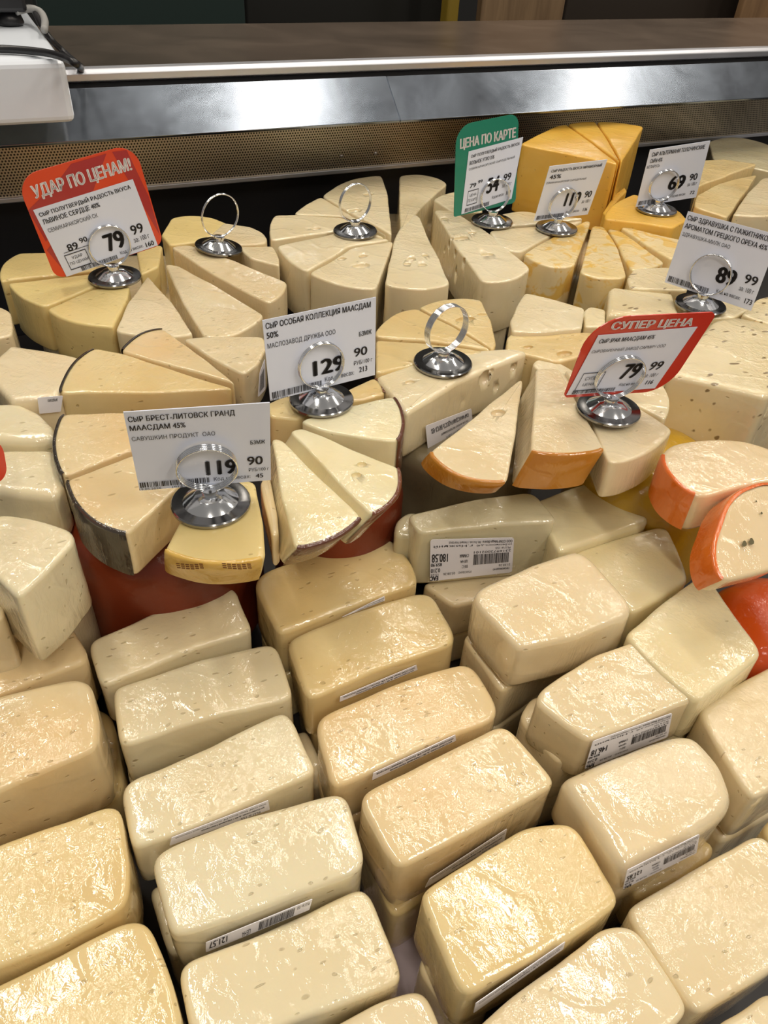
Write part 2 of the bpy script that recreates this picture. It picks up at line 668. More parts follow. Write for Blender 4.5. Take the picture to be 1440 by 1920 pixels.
    if rind:
        # runs of arc flags
        idx = [j for j in range(N) if fg[j]]
        if idx:
            start = next((j for j in idx if not fg[j-1]), idx[0])
            run = []
            j = start
            while fg[j % N] and len(run) < N:
                run.append(j % N)
                j += 1
            prof = [(rind_w, -0.0005), (-0.0004, -0.0005), (-0.0011, 0.0012), (-0.0011, h*0.5), (-0.0011, h-0.001)]
            rv, rf = [], []
            for j in run:
                for inset, d in prof:
                    f = max(0, min(1, (d-rr)/max(h-2*rr, 1e-6)))
                    base = out[j].lerp(cen, taper*f)+lv*f+nn[j]*inset
                    if d > 0 and d < rr:
                        base = base
                    rv.append(P(base, d))
            m5 = len(prof)
            for a in range(len(run)-1):
                for q in range(m5-1):
                    rf.append((a*m5+q, a*m5+q+1, (a+1)*m5+q+1, (a+1)*m5+q))
            link('rind', mesh('rind', rv, rf), o, mat=rind)
    return info


def quadpt(q, u, v):
    """u to the right, v downwards, q = TL, TR, BR, BL"""
    return q[0]*(1-u)*(1-v)+q[1]*u*(1-v)+q[2]*u*v+q[3]*(1-u)*v


_tc = {}


def text_mesh(s, bold):
    k = (s, bold)
    if k in _tc:
        return _tc[k]
    cu = bpy.data.curves.new('t', 'FONT')
    # the built-in font fills its soft sign wrongly: the same letterform is drawn from b and I
    cu.body = s.replace('Ы', 'bI').replace('Ь', 'b').replace('ь', 'b')
    cu.size = 1
    cu.resolution_u = 3
    o = bpy.data.objects.new('t', cu)
    COL.objects.link(o)
    bpy.context.view_layer.update()
    me = bpy.data.meshes.new_from_object(o.evaluated_get(bpy.context.evaluated_depsgraph_get()))
    vs = [v.co.copy() for v in me.vertices]
    fs = [tuple(p.vertices) for p in me.polygons]
    bpy.data.objects.remove(o)
    sh = {0: [], 1: [(0.045, 0)], 2: [(0.05, 0), (0.10, 0), (0.05, 0.02), (0.05, -0.02)]}[bold]
    v0, f0 = list(vs), list(fs)
    for dx, dy in sh:
        b0 = len(vs)
        vs = vs+[Vector((v.x+dx, v.y+dy, 0)) for v in v0]
        fs = fs+[tuple(i+b0 for i in f) for f in f0]
    bpy.data.meshes.remove(me)
    xs = [v.x for v in vs]
    ys = [v.y for v in vs]
    _tc[k] = (vs, fs, min(xs), max(xs), min(ys), max(ys))
    return _tc[k]


def print_on(parent, org, q, nrm, items, name='lettering', off=0.0004, mat=None):
    """items: (text, u0, v0, u1, v1, bold) boxes, ('|', ...) barcode, ('#', ...) frame, ('-', ...) bar"""
    vs, fs = [], []

    def rect(u0, v0, u1, v1):
        b = len(vs)
        vs.extend([quadpt(q, u0, v0), quadpt(q, u0, v1), quadpt(q, u1, v1), quadpt(q, u1, v0)])
        fs.append((b, b+1, b+2, b+3))
    rnd = random.Random(5)
    for it in items:
        s, u0, v0, u1, v1, b = it
        if s == '|':
            x = 0.0
            W = u1-u0
            n = 46
            while x < 1:
                w = rnd.choice((0.35, 0.6, 0.9))/n
                rect(u0+W*x, v0, u0+W*min(1, x+w), v1)
                x += w+rnd.choice((0.35, 0.5, 0.9))/n
        elif s == '#':
            t, t2 = 0.006, 0.012
            rect(u0, v0, u1, v0+t2)
            rect(u0, v1-t2, u1, v1)
            rect(u0, v0, u0+t, v1)
            rect(u1-t, v0, u1, v1)
        elif s == '-':
            rect(u0, v0, u1, v1)
        else:
            tv, tf, x0, x1, y0, y1 = text_mesh(s, b)
            base = len(vs)
            for v in tv:
                a = (v.x-x0)/max(x1-x0, 1e-6)
                c = (y1-v.y)/max(y1-y0, 1e-6)
                vs.append(quadpt(q, u0+(u1-u0)*a, v0+(v1-v0)*c))
            fs.extend([tuple(base+i for i in f) for f in tf])
    vs = [v+nrm*off-org for v in vs]
    me = mesh(name, vs, fs, False)
    return link(name, me, parent, mat=mat or INK)


def plate(name, parent, org, q, nrm, mat, th=0.0006, rad=(0, 0, 0, 0), curl=0.0, du=None):
    """thin card; rad = corner radii as a fraction of the height, TL TR BR BL"""
    hgt = ((q[3]-q[0]).length+(q[2]-q[1]).length)/2
    wid = ((q[1]-q[0]).length+(q[2]-q[3]).length)/2
    uv = []
    cs = [(0, 0), (1, 0), (1, 1), (0, 1)]
    for k, (cu, cv) in enumerate(cs):
        R = rad[k]*hgt
        if R <= 0:
            uv.append((cu, cv))
            continue
        ru, rv = R/wid, R/hgt
        ou = ru if cu == 0 else 1-ru
        ov = rv if cv == 0 else 1-rv
        a0 = (180, 270, 0, 90)[k]
        for s in range(9):
            a = math.radians(a0+s*90/8)
            uv.append((ou+ru*math.cos(a), ov+rv*math.sin(a)))
    n = len(uv)
    f = [quadpt(q, u, v)-org for u, v in uv]
    vs = f+[p-nrm*th for p in f]
    fs = [tuple(range(n))[::-1], tuple(range(n, 2*n))] + [(i, (i+1) % n, n+(i+1) % n, n+i) for i in range(n)]
    me = mesh(name, vs, fs, False)
    bm = bmesh.new()
    bm.from_mesh(me)
    bmesh.ops.recalc_face_normals(bm, faces=bm.faces)
    bm.to_mesh(me)
    bm.free()
    return link(name, me, parent, mat=mat)


def sticker(info, px, items, edge=None, top=False, off=0.0012, name='price_sticker'):
    """printed sticker stuck on the side face between outline corners edge=(i, j); px = TL TR BR BL"""
    o = info['o']
    if top:
        A, fn = info['c']+info['n']*0.0012, info['n']
    else:
        A, B = info['W'][edge[0]], info['W'][edge[1]]
        fn = (B-A).cross(info['n']).normalized()
        if fn.dot(CP-A) < 0:
            fn = -fn
    A = A+fn*off
    q = [hit(x, y, A, fn) for x, y in px]
    s = plate(name, o, info['bc'], q, fn, STICK, 0.0003, (0.06, 0.06, 0.06, 0.06))
    if items:
        l = print_on(s, info['bc'], q, fn, items, 'print', 0.00025)
    return s


# ------------------------------------------------------------------ holders and price cards
def lathe(name, prof, seg=40):
    vs, fs = [], []
    for r_, z_ in prof:
        for k in range(seg):
            t = 2*math.pi*k/seg
            vs.append((r_*math.cos(t), r_*math.sin(t), z_))
    for i in range(len(prof)-1):
        for k in range(seg):
            a, b = i*seg+k, i*seg+(k+1) % seg
            fs.append((a, b, b+seg, a+seg))
    fs.append(tuple(range(seg))[::-1])
    fs.append(tuple((len(prof)-1)*seg+k for k in range(seg)))
    return mesh(name, vs, fs)


D = 0.0225
plate_me = lathe('base', [(D*0.96, 0), (D, 0.0006), (D, 0.0022), (D*0.97, 0.0030), (D*0.74, 0.0030), (D*0.70, 0.0032)])
plate_me.materials.append(DARKCHROME)
cone_me = lathe('cone', [(D*0.72, 0.0028), (D*0.68, 0.0036), (D*0.42, 0.0072), (D*0.37, 0.0078), (D*0.24, 0.0080), (D*0.20, 0.0084),
                         (D*0.19, 0.0102), (D*0.23, 0.0106), (D*0.23, 0.0118), (D*0.10, 0.0123)])
cone_me.materials.append(CHROME)
for me_ in (plate_me, cone_me):
    md_ = bmesh.new()
    md_.from_mesh(me_)
    for e_ in md_.edges:
        if len(e_.link_faces) == 2 and e_.calc_face_angle(0) > math.radians(35):
            e_.smooth = False
    md_.to_mesh(me_)
    md_.free()
_coils = {}


def coil_mesh(R, turns):
    k = (round(R, 4), turns)
    if k not in _coils:
        vs, fs = [], []
        pts = []
        n = int(40*turns)
        pitch = 0.0013
        for i in range(n+1):
            t = i/n
            a = -math.pi/2+2*math.pi*turns*t
            pts.append((R*math.cos(a), (t-0.5)*pitch*turns, R*math.sin(a)))
        tube(vs, fs, pts, 0.00058, 8)
        me = mesh('coil', vs, fs)
        me.materials.append(CHROME)
        _coils[k] = me
    return _coils[k]


def holder(x, y, z, ring, label, dyaw=0.0, tilt=(0, 0), turns=3, card=None, back=0.0):
    """x, y: photo centre of the round base standing at height z; ring = radius in m; card = photo corners of its card"""
    c = atz(x, y, z)
    o = link('card_holder', None, loc=c)
    o.empty_display_size = 0.01
    tag(o, label, 'card holder', 'round chrome card holders on the cheeses')
    d = CP-c
    yaw = math.atan2(d.x, -d.y)+dyaw
    el = 0.0
    n = None
    if card:
        er, n, az, el = card_plane(card, c+Vector((0, 0, 0.012+ring)))
        yaw = math.radians(az)
        el = math.radians(el)
    o.rotation_euler = (tilt[0], tilt[1], yaw)
    link('base', plate_me, o)
    link('cone', cone_me, o)
    cc = link('ring_coil', coil_mesh(ring, turns), o)
    cc.rotation_euler = (-el, 0, 0)
    cc.location = (0, ring*math.sin(el), 0.0118+ring*math.cos(el))
    bpy.context.view_layer.update()
    rc = o.matrix_world @ cc.location
    if n is not None:
        rc = rc-n*(0.0013*turns/2+0.0012)
    return o, (rc, n)


def rect_err(q):
    a, b, c, d = q[1]-q[0], q[2]-q[1], q[2]-q[3], q[3]-q[0]
    e = abs(a.normalized().dot(d.normalized()))+abs(c.normalized().dot(b.normalized()))
    e += abs(a.length-c.length)/max(a.length, 1e-6)*2+abs(b.length-d.length)/max(b.length, 1e-6)*2
    return e


def card_plane(px, P):
    """orientation through P that makes the four photo corners a true rectangle (searched, facing the viewer)"""
    best = None
    for az in range(-60, 61, 3):
        for el in range(-10, 50, 3):
            a, e = math.radians(az), math.radians(el)
            n = Vector((math.sin(a)*math.cos(e), -math.cos(a)*math.cos(e), math.sin(e)))
            if n.dot((CP-P).normalized()) < 0.45:
                continue
            q = [hit(x, y, P, n) for x, y in px]
            er = rect_err(q)+0.004*abs(el-15)/10+0.05*(1-n.dot((CP-P).normalized()))
            if best is None or er < best[0]:
                best = (er, n, az, el)
    return best


def price_card(px, P, label, paper=None, back=None, rad=(0, 0, 0, 0), items=(), head=(), name='price_card', bands=None):
    if isinstance(P, tuple):
        P, n = P
        er = az = el = 0
    else:
        er, n, az, el = card_plane(px, P)
    q = [hit(x, y, P, n) for x, y in px]
    org = (q[2]+q[3])/2
    if back is None:
        o = plate(name, None, org, q, n, CARD, 0.0006)
        o.location = org
        tag(o, label, 'price card', 'price cards held over the cheeses')
        print_on(o, org, q, n, items)
    else:
        o = plate(name, None, org, q, n, back, 0.0008, rad)
        o.location = org
        tag(o, label, 'price card', 'price cards held over the cheeses')
        if bands:
            vs, fs = [], []
            for poly in bands:
                b = len(vs)
                vs += [quadpt(q, u, v)+n*0.0002-org for u, v in poly]
                fs.append(tuple(range(b, b+len(poly))))
            link('printed_facets', mesh('printed_facets', vs, fs, False), o, mat=DARK_RED)
        if paper:
            pq = [hit(x, y, P+n*0.0006, n) for x, y in paper]
            pp = plate('paper_insert', o, org, pq, n, CARD, 0.0003)
            print_on(pp, org, pq, n, items)
        print_on(o, org, q, n, head, 'heading', 0.0005, WHITE_INK)
    print(name, [round(v, 2) for v in (er, az, el)], [round((q[k]-q[(k+1) % 4]).length, 3) for k in range(4)])
    return o


# ------------------------------------------------------------------ the counter
def cpart(name, me, mat, parent):
    return link(name, me, parent, mat=mat)


counter = link('cheese_counter', None, loc=(0, 0, 0))
tag(counter, 'refrigerated cheese counter with a steel front lip, perforated grille and dark deck', 'counter')
LIP_B, LIP_T = aty(700, 229, 0.85), aty(700, 143, 0.893)
zb, zt_ = LIP_B.z, LIP_T.z
WT = 0.1205
dk = link('display_deck', box_mesh('display_deck', (-1.2, -0.25, -0.19), (2.6, 0.955, -0.172), 0.002), mat=DECK)
tag(dk, 'dark deck at the bottom of the display, seen in the gaps between cheeses', 'deck')
cpart('back_panel', box_mesh('back_panel', (-1.2, 0.956, -0.19), (2.6, 0.97, 0.11), 0.001), BLACKP, counter)
cpart('perforated_grille', box_mesh('perforated_grille', (-1.2, 0.932, -0.006), (2.6, 0.936, 0.066), 0.0006), PERF, counter)
cpart('grille_rail', box_mesh('grille_rail', (-1.2, 0.9285, -0.0085), (2.6, 0.937, -0.003), 0.001), STEEL2, counter)
for sx_ in (0.452, 0.405):
    s_ = lathe('screw', [(0.0026, 0), (0.0026, 0.0008), (0.0016, 0.0020), (0.0004, 0.0024)], 16)
    so_ = link('screw', s_, counter, loc=(sx_, 0.9325, 0.012), mat=CHROME)
    so_.rotation_euler = (math.radians(90), 0, 0)
cpart('soffit', prism_mesh('soffit', [(0.862, zb), (0.9325, 0.046), (0.95, 0.046), (0.95, zb+0.02), (0.885, zb+0.018)], -1.2, 2.6, 0.0008), TOPSTEEL, counter)
jx = atz(745, 195, zb).x
jx = aty(738, 190, 0.87).x
for a_, b_, dd in ((-1.2, jx, 0.0), (jx, 2.6, -0.0012)):
    pr = [(LIP_B.y+dd, zb), (LIP_B.y+0.002+dd, zb-0.003), (LIP_B.y+0.012, zb+0.001), (LIP_T.y+0.004, zt_-0.004), (LIP_T.y+dd, zt_)]
    cpart('lip', prism_mesh('lip', pr, a_, b_, 0.0007), STEEL, counter)
cpart('edge_strip', prism_mesh('edge_strip', [(0.905, WT-0.0125), (0.8985, WT-0.010), (0.8975, WT-0.003), (0.9015, WT+0.0004), (0.915, WT+0.0004), (0.915, WT-0.0125)], -1.2, 2.6, 0.0012), STEEL2, counter)
cpart('gap_channel', box_mesh('gap_channel', (-1.2, 0.905, 0.085), (2.6, 0.955, WT-0.0128)), DECK, counter)
cpart('worktop', box_mesh('worktop', (-1.2, 0.913, WT-0.012), (2.6, 1.155, WT), 0.0008), TOPSTEEL, counter)

# the shop behind the counter
st = link('floor', box_mesh('floor', (-4, -4, -1.02), (6, 4.5, -1.0)), mat=simple('floor_tiles', (0.22, 0.20, 0.18), 0.4))
tag(st, kind='structure')
st = link('wall_back', box_mesh('wall_back', (-4, 2.9, -1.0), (6, 3.0, 2.2)), mat=simple('dark_wall', srgb(26, 27, 27), 0.5))
tag(st, kind='structure')


def wood_mat(name, c1, c2):
    m, nt, b = new_mat(name)
    v = coords(nt, (6, 6, 0.6))
    f = tex_noise(nt, v, 9, 4, 0.6, 0.8)
    nt.links.new(ramp(nt, f, [(0.35, c1), (0.65, c2)]).outputs[0], b.inputs['Base Color'])
    b.inputs['Roughness'].default_value = 0.45
    return m


WOOD = wood_mat('brown_wood_panel', srgb(112, 90, 66), srgb(134, 110, 82))
CARDBOARD = wood_mat('brown_board', srgb(120, 92, 64), srgb(138, 108, 76))
DARKGREEN = simple('dark_teal_panel', srgb(44, 56, 54), 0.25, 0, 0.3)
YB = 1.45


def back_thing(name, label, cat, px0, px1, Y, mat, zlo=-1.0, zhi=0.42, bev=0.004, depth=0.05):
    a, b = aty(px0, 20, Y), aty(px1, 20, Y)
    c = Vector(((a.x+b.x)/2, Y, zlo))
    o = link(name, box_mesh(name, (a.x-c.x, 0, 0), (b.x-c.x, depth, zhi-zlo), bev), loc=c, mat=mat)
    tag(o, label, cat)
    return o


back_thing('rear_cabinet', 'dark glossy cabinet front behind the left end of the worktop', 'cabinet', 70, 460, 1.5, DARKGREEN)
back_thing('rear_shelf_unit', 'near-black cabinet front behind the middle of the worktop', 'cabinet', 462, 842, 1.56, simple('near_black_panel', srgb(30, 30, 28), 0.4))
back_thing('yellow_post', 'narrow dark yellow upright behind the worktop', 'post', 840, 862, 1.42, simple('dark_yellow_paint', srgb(128, 106, 28), 0.5), bev=0.006, depth=0.03)
back_thing('wooden_panel', 'upright brown wooden board behind the worktop, right of the yellow upright', 'board', 903, 1058, 1.42, WOOD, depth=0.02)
back_thing('dark_cabinet', 'dark brown cabinet front between two wooden boards behind the worktop', 'cabinet', 1061, 1388, 1.5, simple('dark_brown_panel', srgb(50, 43, 37), 0.4))
back_thing('wooden_panel', 'brown wooden board behind the right end of the worktop', 'board', 1392, 1560, 1.42, CARDBOARD, depth=0.02)

# ------------------------------------------------------------------ white scale / slicer end on the worktop, black cable
def white_tray():
    A = atz(122, 198, WT-0.012)
    corners = [(-330, 222), (121, 196), (105, 116), (58, -10), (-330, -10)]
    zt2 = WT+0.020
    a1, a2 = atz(117, 118, zt2), atz(60, 5, zt2)
    x1 = a1.x
    y0, y1 = a1.y-0.004, 1.12
    o = link('white_plastic_tray', None, loc=((x1-0.3), (y0+y1)/2, WT))
    tag(o, 'large white plastic board lying on the worktop at the left corner', 'cutting board')
    lo = o.location
    link('board', box_mesh('board', (-0.3, y0-lo.y-0.005, 0.0006), (0.3, y1-lo.y, 0.0265), 0.006), o, mat=WHITEP)
    link('front_apron', box_mesh('front_apron', (-0.3, y0-lo.y-0.0175, -0.024), (0.3, y0-lo.y-0.0052, 0.0262), 0.0058), o, mat=WHITEP)
    return y0


ty0 = white_tray()
# a little kitchen scale body partly in frame
sc_ = link('weighing_scale', None, loc=(aty(26, 40, 0.99).x, 0.99, WT+0.0275))
tag(sc_, 'corner of a grey and black scale standing on the white board', 'scale')
link('body', box_mesh('body', (-0.16, -0.03, 0.012), (0.013, 0.11, 0.040), 0.004), sc_, mat=BLACKP)
link('cover', box_mesh('cover', (-0.16, -0.028, 0.041), (0.010, 0.11, 0.062), 0.005), sc_, mat=simple('grey_plastic', srgb(170, 170, 170), 0.35))
link('foot', lathe('foot', [(0.012, 0.0002), (0.013, 0.002), (0.010, 0.0118)], 20), sc_, loc=(-0.004, -0.012, 0), mat=BLACKP)
vs, fs = [], []
zc = WT+0.0305
P_ = [atz(-60, 92, zc), atz(10, 92, zc), atz(80, 98, zc), atz(120, 108, zc), atz(145, 121, zc-0.003), atz(152, 127, WT+0.004), atz(149, 133, WT-0.002)+Vector((0, -0.004, 0))]


def cr(pts, n=8):
    out = []
    for i in range(len(pts)-1):
        p0, p1, p2, p3 = pts[max(i-1, 0)], pts[i], pts[i+1], pts[min(i+2, len(pts)-1)]
        for k in range(n):
            t = k/n
            out.append(0.5*((2*p1)+(p2-p0)*t+(2*p0-5*p1+4*p2-p3)*t*t+(3*p1-p0-3*p2+p3)*t**3))
    out.append(pts[-1])
    return out


tube(vs, fs, cr(P_), 0.0032, 10)
tag(link('power_cable', mesh('power_cable', vs, fs), mat=BLACKP), 'black cable lying across the white board and over its edge', 'cable')
vs, fs = [], []
P_ = [atz(150, 124, WT+0.006), atz(120, 98, WT+0.012), atz(92, 70, WT+0.025), atz(74, 40, WT+0.034), atz(62, 18, WT+0.04), atz(40, 8, WT+0.042)]
tube(vs, fs, cr(P_), 0.003, 10)
tag(link('power_cable', mesh('power_cable', vs, fs), mat=BLACKP), 'second black cable running up behind the white board from the same spot', 'cable')
vs, fs = [], []
P_ = [atz(30, 22, WT+0.040), atz(55, 16, WT+0.042), atz(75, 22, WT+0.040), atz(84, 38, WT+0.036), atz(83, 56, WT+0.034)]
tube(vs, fs, cr(P_), 0.0034, 10)
tag(link('grey_cord', mesh('grey_cord', vs, fs), mat=simple('grey_cord', srgb(150, 150, 148), 0.5)), 'short grey cord looping over the white board beside the scale', 'cord')

# ------------------------------------------------------------------ whole wheels that carry the cut wedges
def wheel(name, label, px, z, rad, h, mat, edge=0.02, ymin=None, **k):
    c = atz(px[0], px[1], z)
    if ymin is not None:
        c.y = max(c.y, ymin+rad)
    print('WHEEL', [round(v, 3) for v in c], rad)
    pts = [(c.x+rad*math.cos(2*math.pi*i/40), c.y+rad*math.sin(2*math.pi*i/40)) for i in range(40)]
    return cheese(name, label, 'cheese', pts, z, h, mat, r=edge, rc=0.004, world_pts=True, amp=0.0008, **k)


WH = 0.1095
wheel('whole_cheese', 'red-brown waxed cheese wheel under the black-rinded wedges, lower left of centre', (320, 975), -0.0335, 0.066, 0.138, RED_WAX, 0.030, ymin=.352)
wheel('whole_cheese', 'darker brown-red waxed wheel under the long pale wedges of the 129 card', (642, 880), -0.033, 0.048, 0.1385, RED_WAX, 0.024, ymin=.352)
wheel('whole_cheese', 'yellow waxed cheese wheel below the orange-rinded halves at the right edge', (1362, 945), -0.037, 0.061, 0.1345, YEL_WAX, 0.040, ymin=atz(1217, 972, -.06).y-.016)
wheel('whole_cheese', 'orange-red waxed cheese wheel at the right edge, beneath the glaring white piece', (1500, 1160), -0.075, 0.055, 0.0965, ORG_WAX, 0.03)
wheel('whole_cheese', 'film-wrapped greyish cheese wheel below the ochre-rinded wedges', (920, 845), -0.0415, 0.068, 0.130, GREY_WRAP, 0.012, ymin=atz(870, 925, -.05).y+.008)
wheel('whole_cheese', 'cream cheese wheel low behind the wrapped white wedge at the left edge', (28, 1085), -0.062, 0.041, 0.1095, CREAM, 0.012)
wheel('whole_cheese', 'pale wheel under the light yellow wedges of the red price card', (262, 545), -0.0425, 0.10, 0.129, CREAM, 0.012)
wheel('whole_cheese', 'pale wheel under the large-holed wedges at the back', (745, 450), -0.0525, 0.10, 0.119, CREAM, 0.012)
wheel('whole_cheese', 'pale wheel under the marbled wedges at the back right', (1130, 470), -0.0475, 0.10, 0.124, CREAM, 0.012)
wheel('whole_cheese', 'pale wheel below the speckled cheeses at the right edge', (1400, 690), -0.0575, 0.10, 0.114, CREAM, 0.012)

# ------------------------------------------------------------------ wheel A: light yellow wedges, back left
W_ = 'cheese_wedge'
GA = 'cut wedges at the back left under the red price card'
HA = 0.0605


HG = {'cut wedges at the back left under the red price card': .042, 'large-holed wedges at the back middle': .052,
      'holed wedges round the tagless holder in the middle': .041, 'black-rinded wedges round the biggest price card': .033,
      'brown-rinded wedges round the card reading 129': .0325, 'marbled wedges at the back right': .047,
      'green-brown speckled cheeses at the right': .057, 'pale pieces at the left edge': .045}


def wedge(label, pts, mat, z=0.0, h=None, group=None, **k):
    if h is None:
        h = HG.get(group, 0.045)+z
    return cheese(W_, label, 'cheese', pts, z, h, mat, group=group, **k)


wedge('light yellow wedge at the far left rim, under the lower left of the red card', [(2, 528), (4, 497, 'a'), (38, 474), (96, 473), (200, 506), (14, 524)], YELLOW, group=GA)
wedge('light yellow wedge just below the red card, left of the broad front one', [(14, 530), (40, 556, 'a'), (83, 575), (172, 538), (232, 522), (200, 510)], YELLOW, group=GA)
wedge('broad light yellow wedge in front of the red card with a deep curved rim', [(88, 580), (138, 603, 'a'), (212, 614), (240, 556), (243, 536), (176, 541)], YELLOW, group=GA)
wedge('light cream triangular wedge right of the broad yellow one', [(217, 622), (290, 631, 'a'), (363, 627), (322, 566), (277, 517), (240, 566)], CREAM, group=GA)
wedge('long pale wedge pointing up left with a visible dark cut side', [(383, 631), (445, 625, 'a'), (497, 592), (420, 545), (335, 498), (308, 494), (340, 562)], CREAM, group=GA)
wedge('narrow cream wedge right of the long pale one, its tip under the chrome holder', [(504, 568), (528, 552, 'a'), (538, 530), (440, 488), (352, 459), (320, 463), (400, 515)], CREAM, group=GA)
wedge('short cream wedge right of the ringed holder at the back left', [(524, 498), (522, 478, 'a'), (511, 460), (446, 462), (470, 485)], CREAM, group=GA)
wedge('cream wedge behind the tagless holder at the back left', [(497, 457), (497, 440, 'a'), (470, 424), (420, 418), (385, 450), (440, 460)], CREAM, group=GA)
wedge('yellowish wedge behind and left of the tagless holder', [(320, 410), (352, 404, 'a'), (398, 408), (428, 420), (380, 452), (318, 460), (303, 440)], YELLOW, group=GA)
wedge('yellow wedge mostly hidden behind the right side of the red card', [(255, 470), (276, 462, 'a'), (304, 460), (296, 500), (262, 515)], YELLOW, group=GA)

# ------------------------------------------------------------------ wheel E: large-holed wedges, back middle
GE = 'large-holed wedges at the back middle'
wedge('pale wedge behind the middle tagless holder, cut straight on its right', [(604, 367), (655, 338, 'a'), (716, 328), (727, 365), (735, 440), (660, 400)], IVORY, group=GE,
      holes=[(690, 366, .004, 1.6, 't'), (665, 395, .004, 2, 't')])
wedge('thin pale wedge between the back rim and the middle tagless holder', [(551, 400), (573, 384, 'a'), (602, 370), (657, 403), (726, 443), (645, 406)], IVORY, group=GE)
wedge('pale wedge at the left rim of the holed wheel', [(509, 450), (504, 425, 'a'), (515, 403), (560, 402), (645, 409), (722, 446), (625, 432)], IVORY, group=GE,
      holes=[(592, 428, .0035, 1.5, 't')])
wedge('pale wedge below the middle tagless holder, at the front left rim', [(519, 461), (543, 489, 'a'), (577, 508), (655, 462), (733, 448), (630, 437)], IVORY, group=GE)
wedge('holed wedge right under the middle tagless holder with a big hole', [(580, 513), (640, 535, 'a'), (706, 541), (724, 490), (738, 452), (660, 465)], IVORY, group=GE,
      holes=[(677, 498, .0052, 1.7, 't'), (681, 481, .003, 1.6, 't'), (640, 485, .003, 1.5, 't'), (722, 430, .003, 1, 't')])
wedge('narrow pale wedge right of the dark gap at the back', [(748, 329), (800, 329, 'a'), (840, 344), (800, 378), (750, 436)], IVORY, group=GE)
wedge('small pale wedge at the back rim, left of the green card', [(812, 374), (858, 360, 'a'), (902, 378), (905, 398), (850, 400)], IVORY, group=GE)
wedge('pale rough-topped wedge in the middle, its rim facing the viewer', [(721, 534), (780, 542, 'a'), (845, 533), (815, 468), (786, 404), (764, 400), (738, 452)], IVORY, group=GE,
      holes=[(770, 486, .0035, 1.5, 't'), (792, 497, .003, 1.6, 't'), (764, 495, .0028, 1.4, 't'), (797, 480, .0025, 1.4, 't')])
wedge('wide wrapped wedge with a holed cut side, left of the small white card', [(903, 530), (958, 525, 'a'), (995, 503), (925, 442), (852, 395), (812, 392), (852, 455)], IVORY, group=GE,
      holes=[(842, 460, .0045, 1.2, (0, 6)), (855, 475, .004, 1, (0, 6)), (870, 492, .0045, 1, (0, 6)), (832, 470, .003, 1, (0, 6)), (856, 510, .0035, 1, (0, 6)), (846, 447, .003, 1, (0, 6)), (913, 477, .0045, 1.6, 't'), (864, 447, .005, 1.8, 't'), (885, 437, .003, 1.6, 't'), (833, 410, .003, 1.6, 't')])
cheese(W_, 'lower pale wedge standing below the wide holed wrapped one', 'cheese', [(900, 568), (960, 548), (952, 600), (915, 625)], -0.050, 0.05, IVORY, r=.004)

# ------------------------------------------------------------------ wheel F: round the middle right holder
GF = 'holed wedges round the tagless holder in the middle'
wedge('pale wedge behind the middle right holder, rim to the back', [(785, 576), (842, 560, 'a'), (903, 563), (920, 600), (931, 645), (925, 655), (855, 612)], BUTTER, group=GF,
      holes=[(872, 600, .0045, 2, 't'), (905, 590, .003, 1.6, 't')])
wedge('pale wedge left of the middle right holder, against the white card', [(704, 620), (738, 588, 'a'), (783, 578), (850, 613), (922, 657), (812, 640), (705, 630)], BUTTER, group=GF)
wedge('flat pale wedge under the left edge of the middle right holder', [(705, 637), (785, 642), (868, 652), (925, 662), (840, 672), (704, 700)], BUTTER, group=GF)
fb = wedge('big ivory block wedge with round holes in its cut side, carrying the holder', [(703, 705), (788, 676), (900, 655), (968, 652), (994, 659), (966, 671), (860, 714), (762, 775)], IVORY, group=GF, r=.004,
      holes=[(915, 712, .0075, 1, (5, 7)), (933, 728, .004, 1, (5, 7)), (925, 700, .004, 1, (5, 7)), (963, 690, .004, 1, (5, 7)), (858, 758, .004, 1, (5, 7)), (877, 757, .0055, 1, (5, 7)), (848, 776, .004, 1, (5, 7)), (826, 783, .003, 1, (5, 7)), (768, 717, .0026, 1.6, 't')])
wedge('ivory wedge with an ochre rind, tip up, in front of the holed block', [(804, 848), (864, 893, 'a'), (950, 905), (968, 800), (981, 709), (972, 712)], WHITE, z=0.003, group=GF, rind=ORANGE_RIND, rc=.002, h=.015, lean=(0, .008),
      holes=[(934, 775, .004, 1.4, 't')])
wedge('ivory wedge with a broad ochre front rind, under the orange-red card', [(993, 846), (1065, 852, 'a'), (1134, 842), (1085, 755), (1048, 690), (1006, 690), (1000, 760)], WHITE, z=0.003, group=GF, rind=ORANGE_RIND,
      rc=.002, h=.028, lean=(-.008, .002))
wedge('ivory wedge right of the ochre-rinded one, corner pointing right', [(1140, 868), (1212, 850, 'a'), (1262, 804), (1190, 756), (1110, 705), (1058, 692), (1100, 765)], WHITE, group=GF, h=.03)
wedge('small ivory wedge behind the right of the orange-red card', [(1247, 788), (1256, 748, 'a'), (1238, 712), (1180, 700), (1100, 690), (1150, 735)], IVORY, group=GF)
wedge('holed pale wedge behind the left of the orange-red card', [(949, 655), (950, 632), (962, 622), (1040, 622), (1115, 624), (1100, 665), (1045, 680), (985, 665)], BUTTER, group=GF, z=-.002,
      holes=[(1058, 664, .004, 1.8, 't'), (990, 652, .003, 1.5, 't')])
wedge('pale wedge left of the orange-red card, tip under it', [(1000, 678), (1020, 668), (1060, 684), (1100, 712), (1075, 728), (1000, 686)], IVORY, group=GF, z=-.004)
wedge('film-wrapped pale wedge above the orange-red card, right of the wide holed one', [(955, 602), (968, 572), (985, 548), (1040, 562), (1096, 579), (1092, 615), (1010, 622), (960, 622)], IVORY, z=0.002)
wedge('dark-flecked piece squeezed behind the orange-red card', [(1094, 583), (1104, 574), (1136, 580), (1136, 612), (1096, 612)], SPECKLED, z=-0.004)
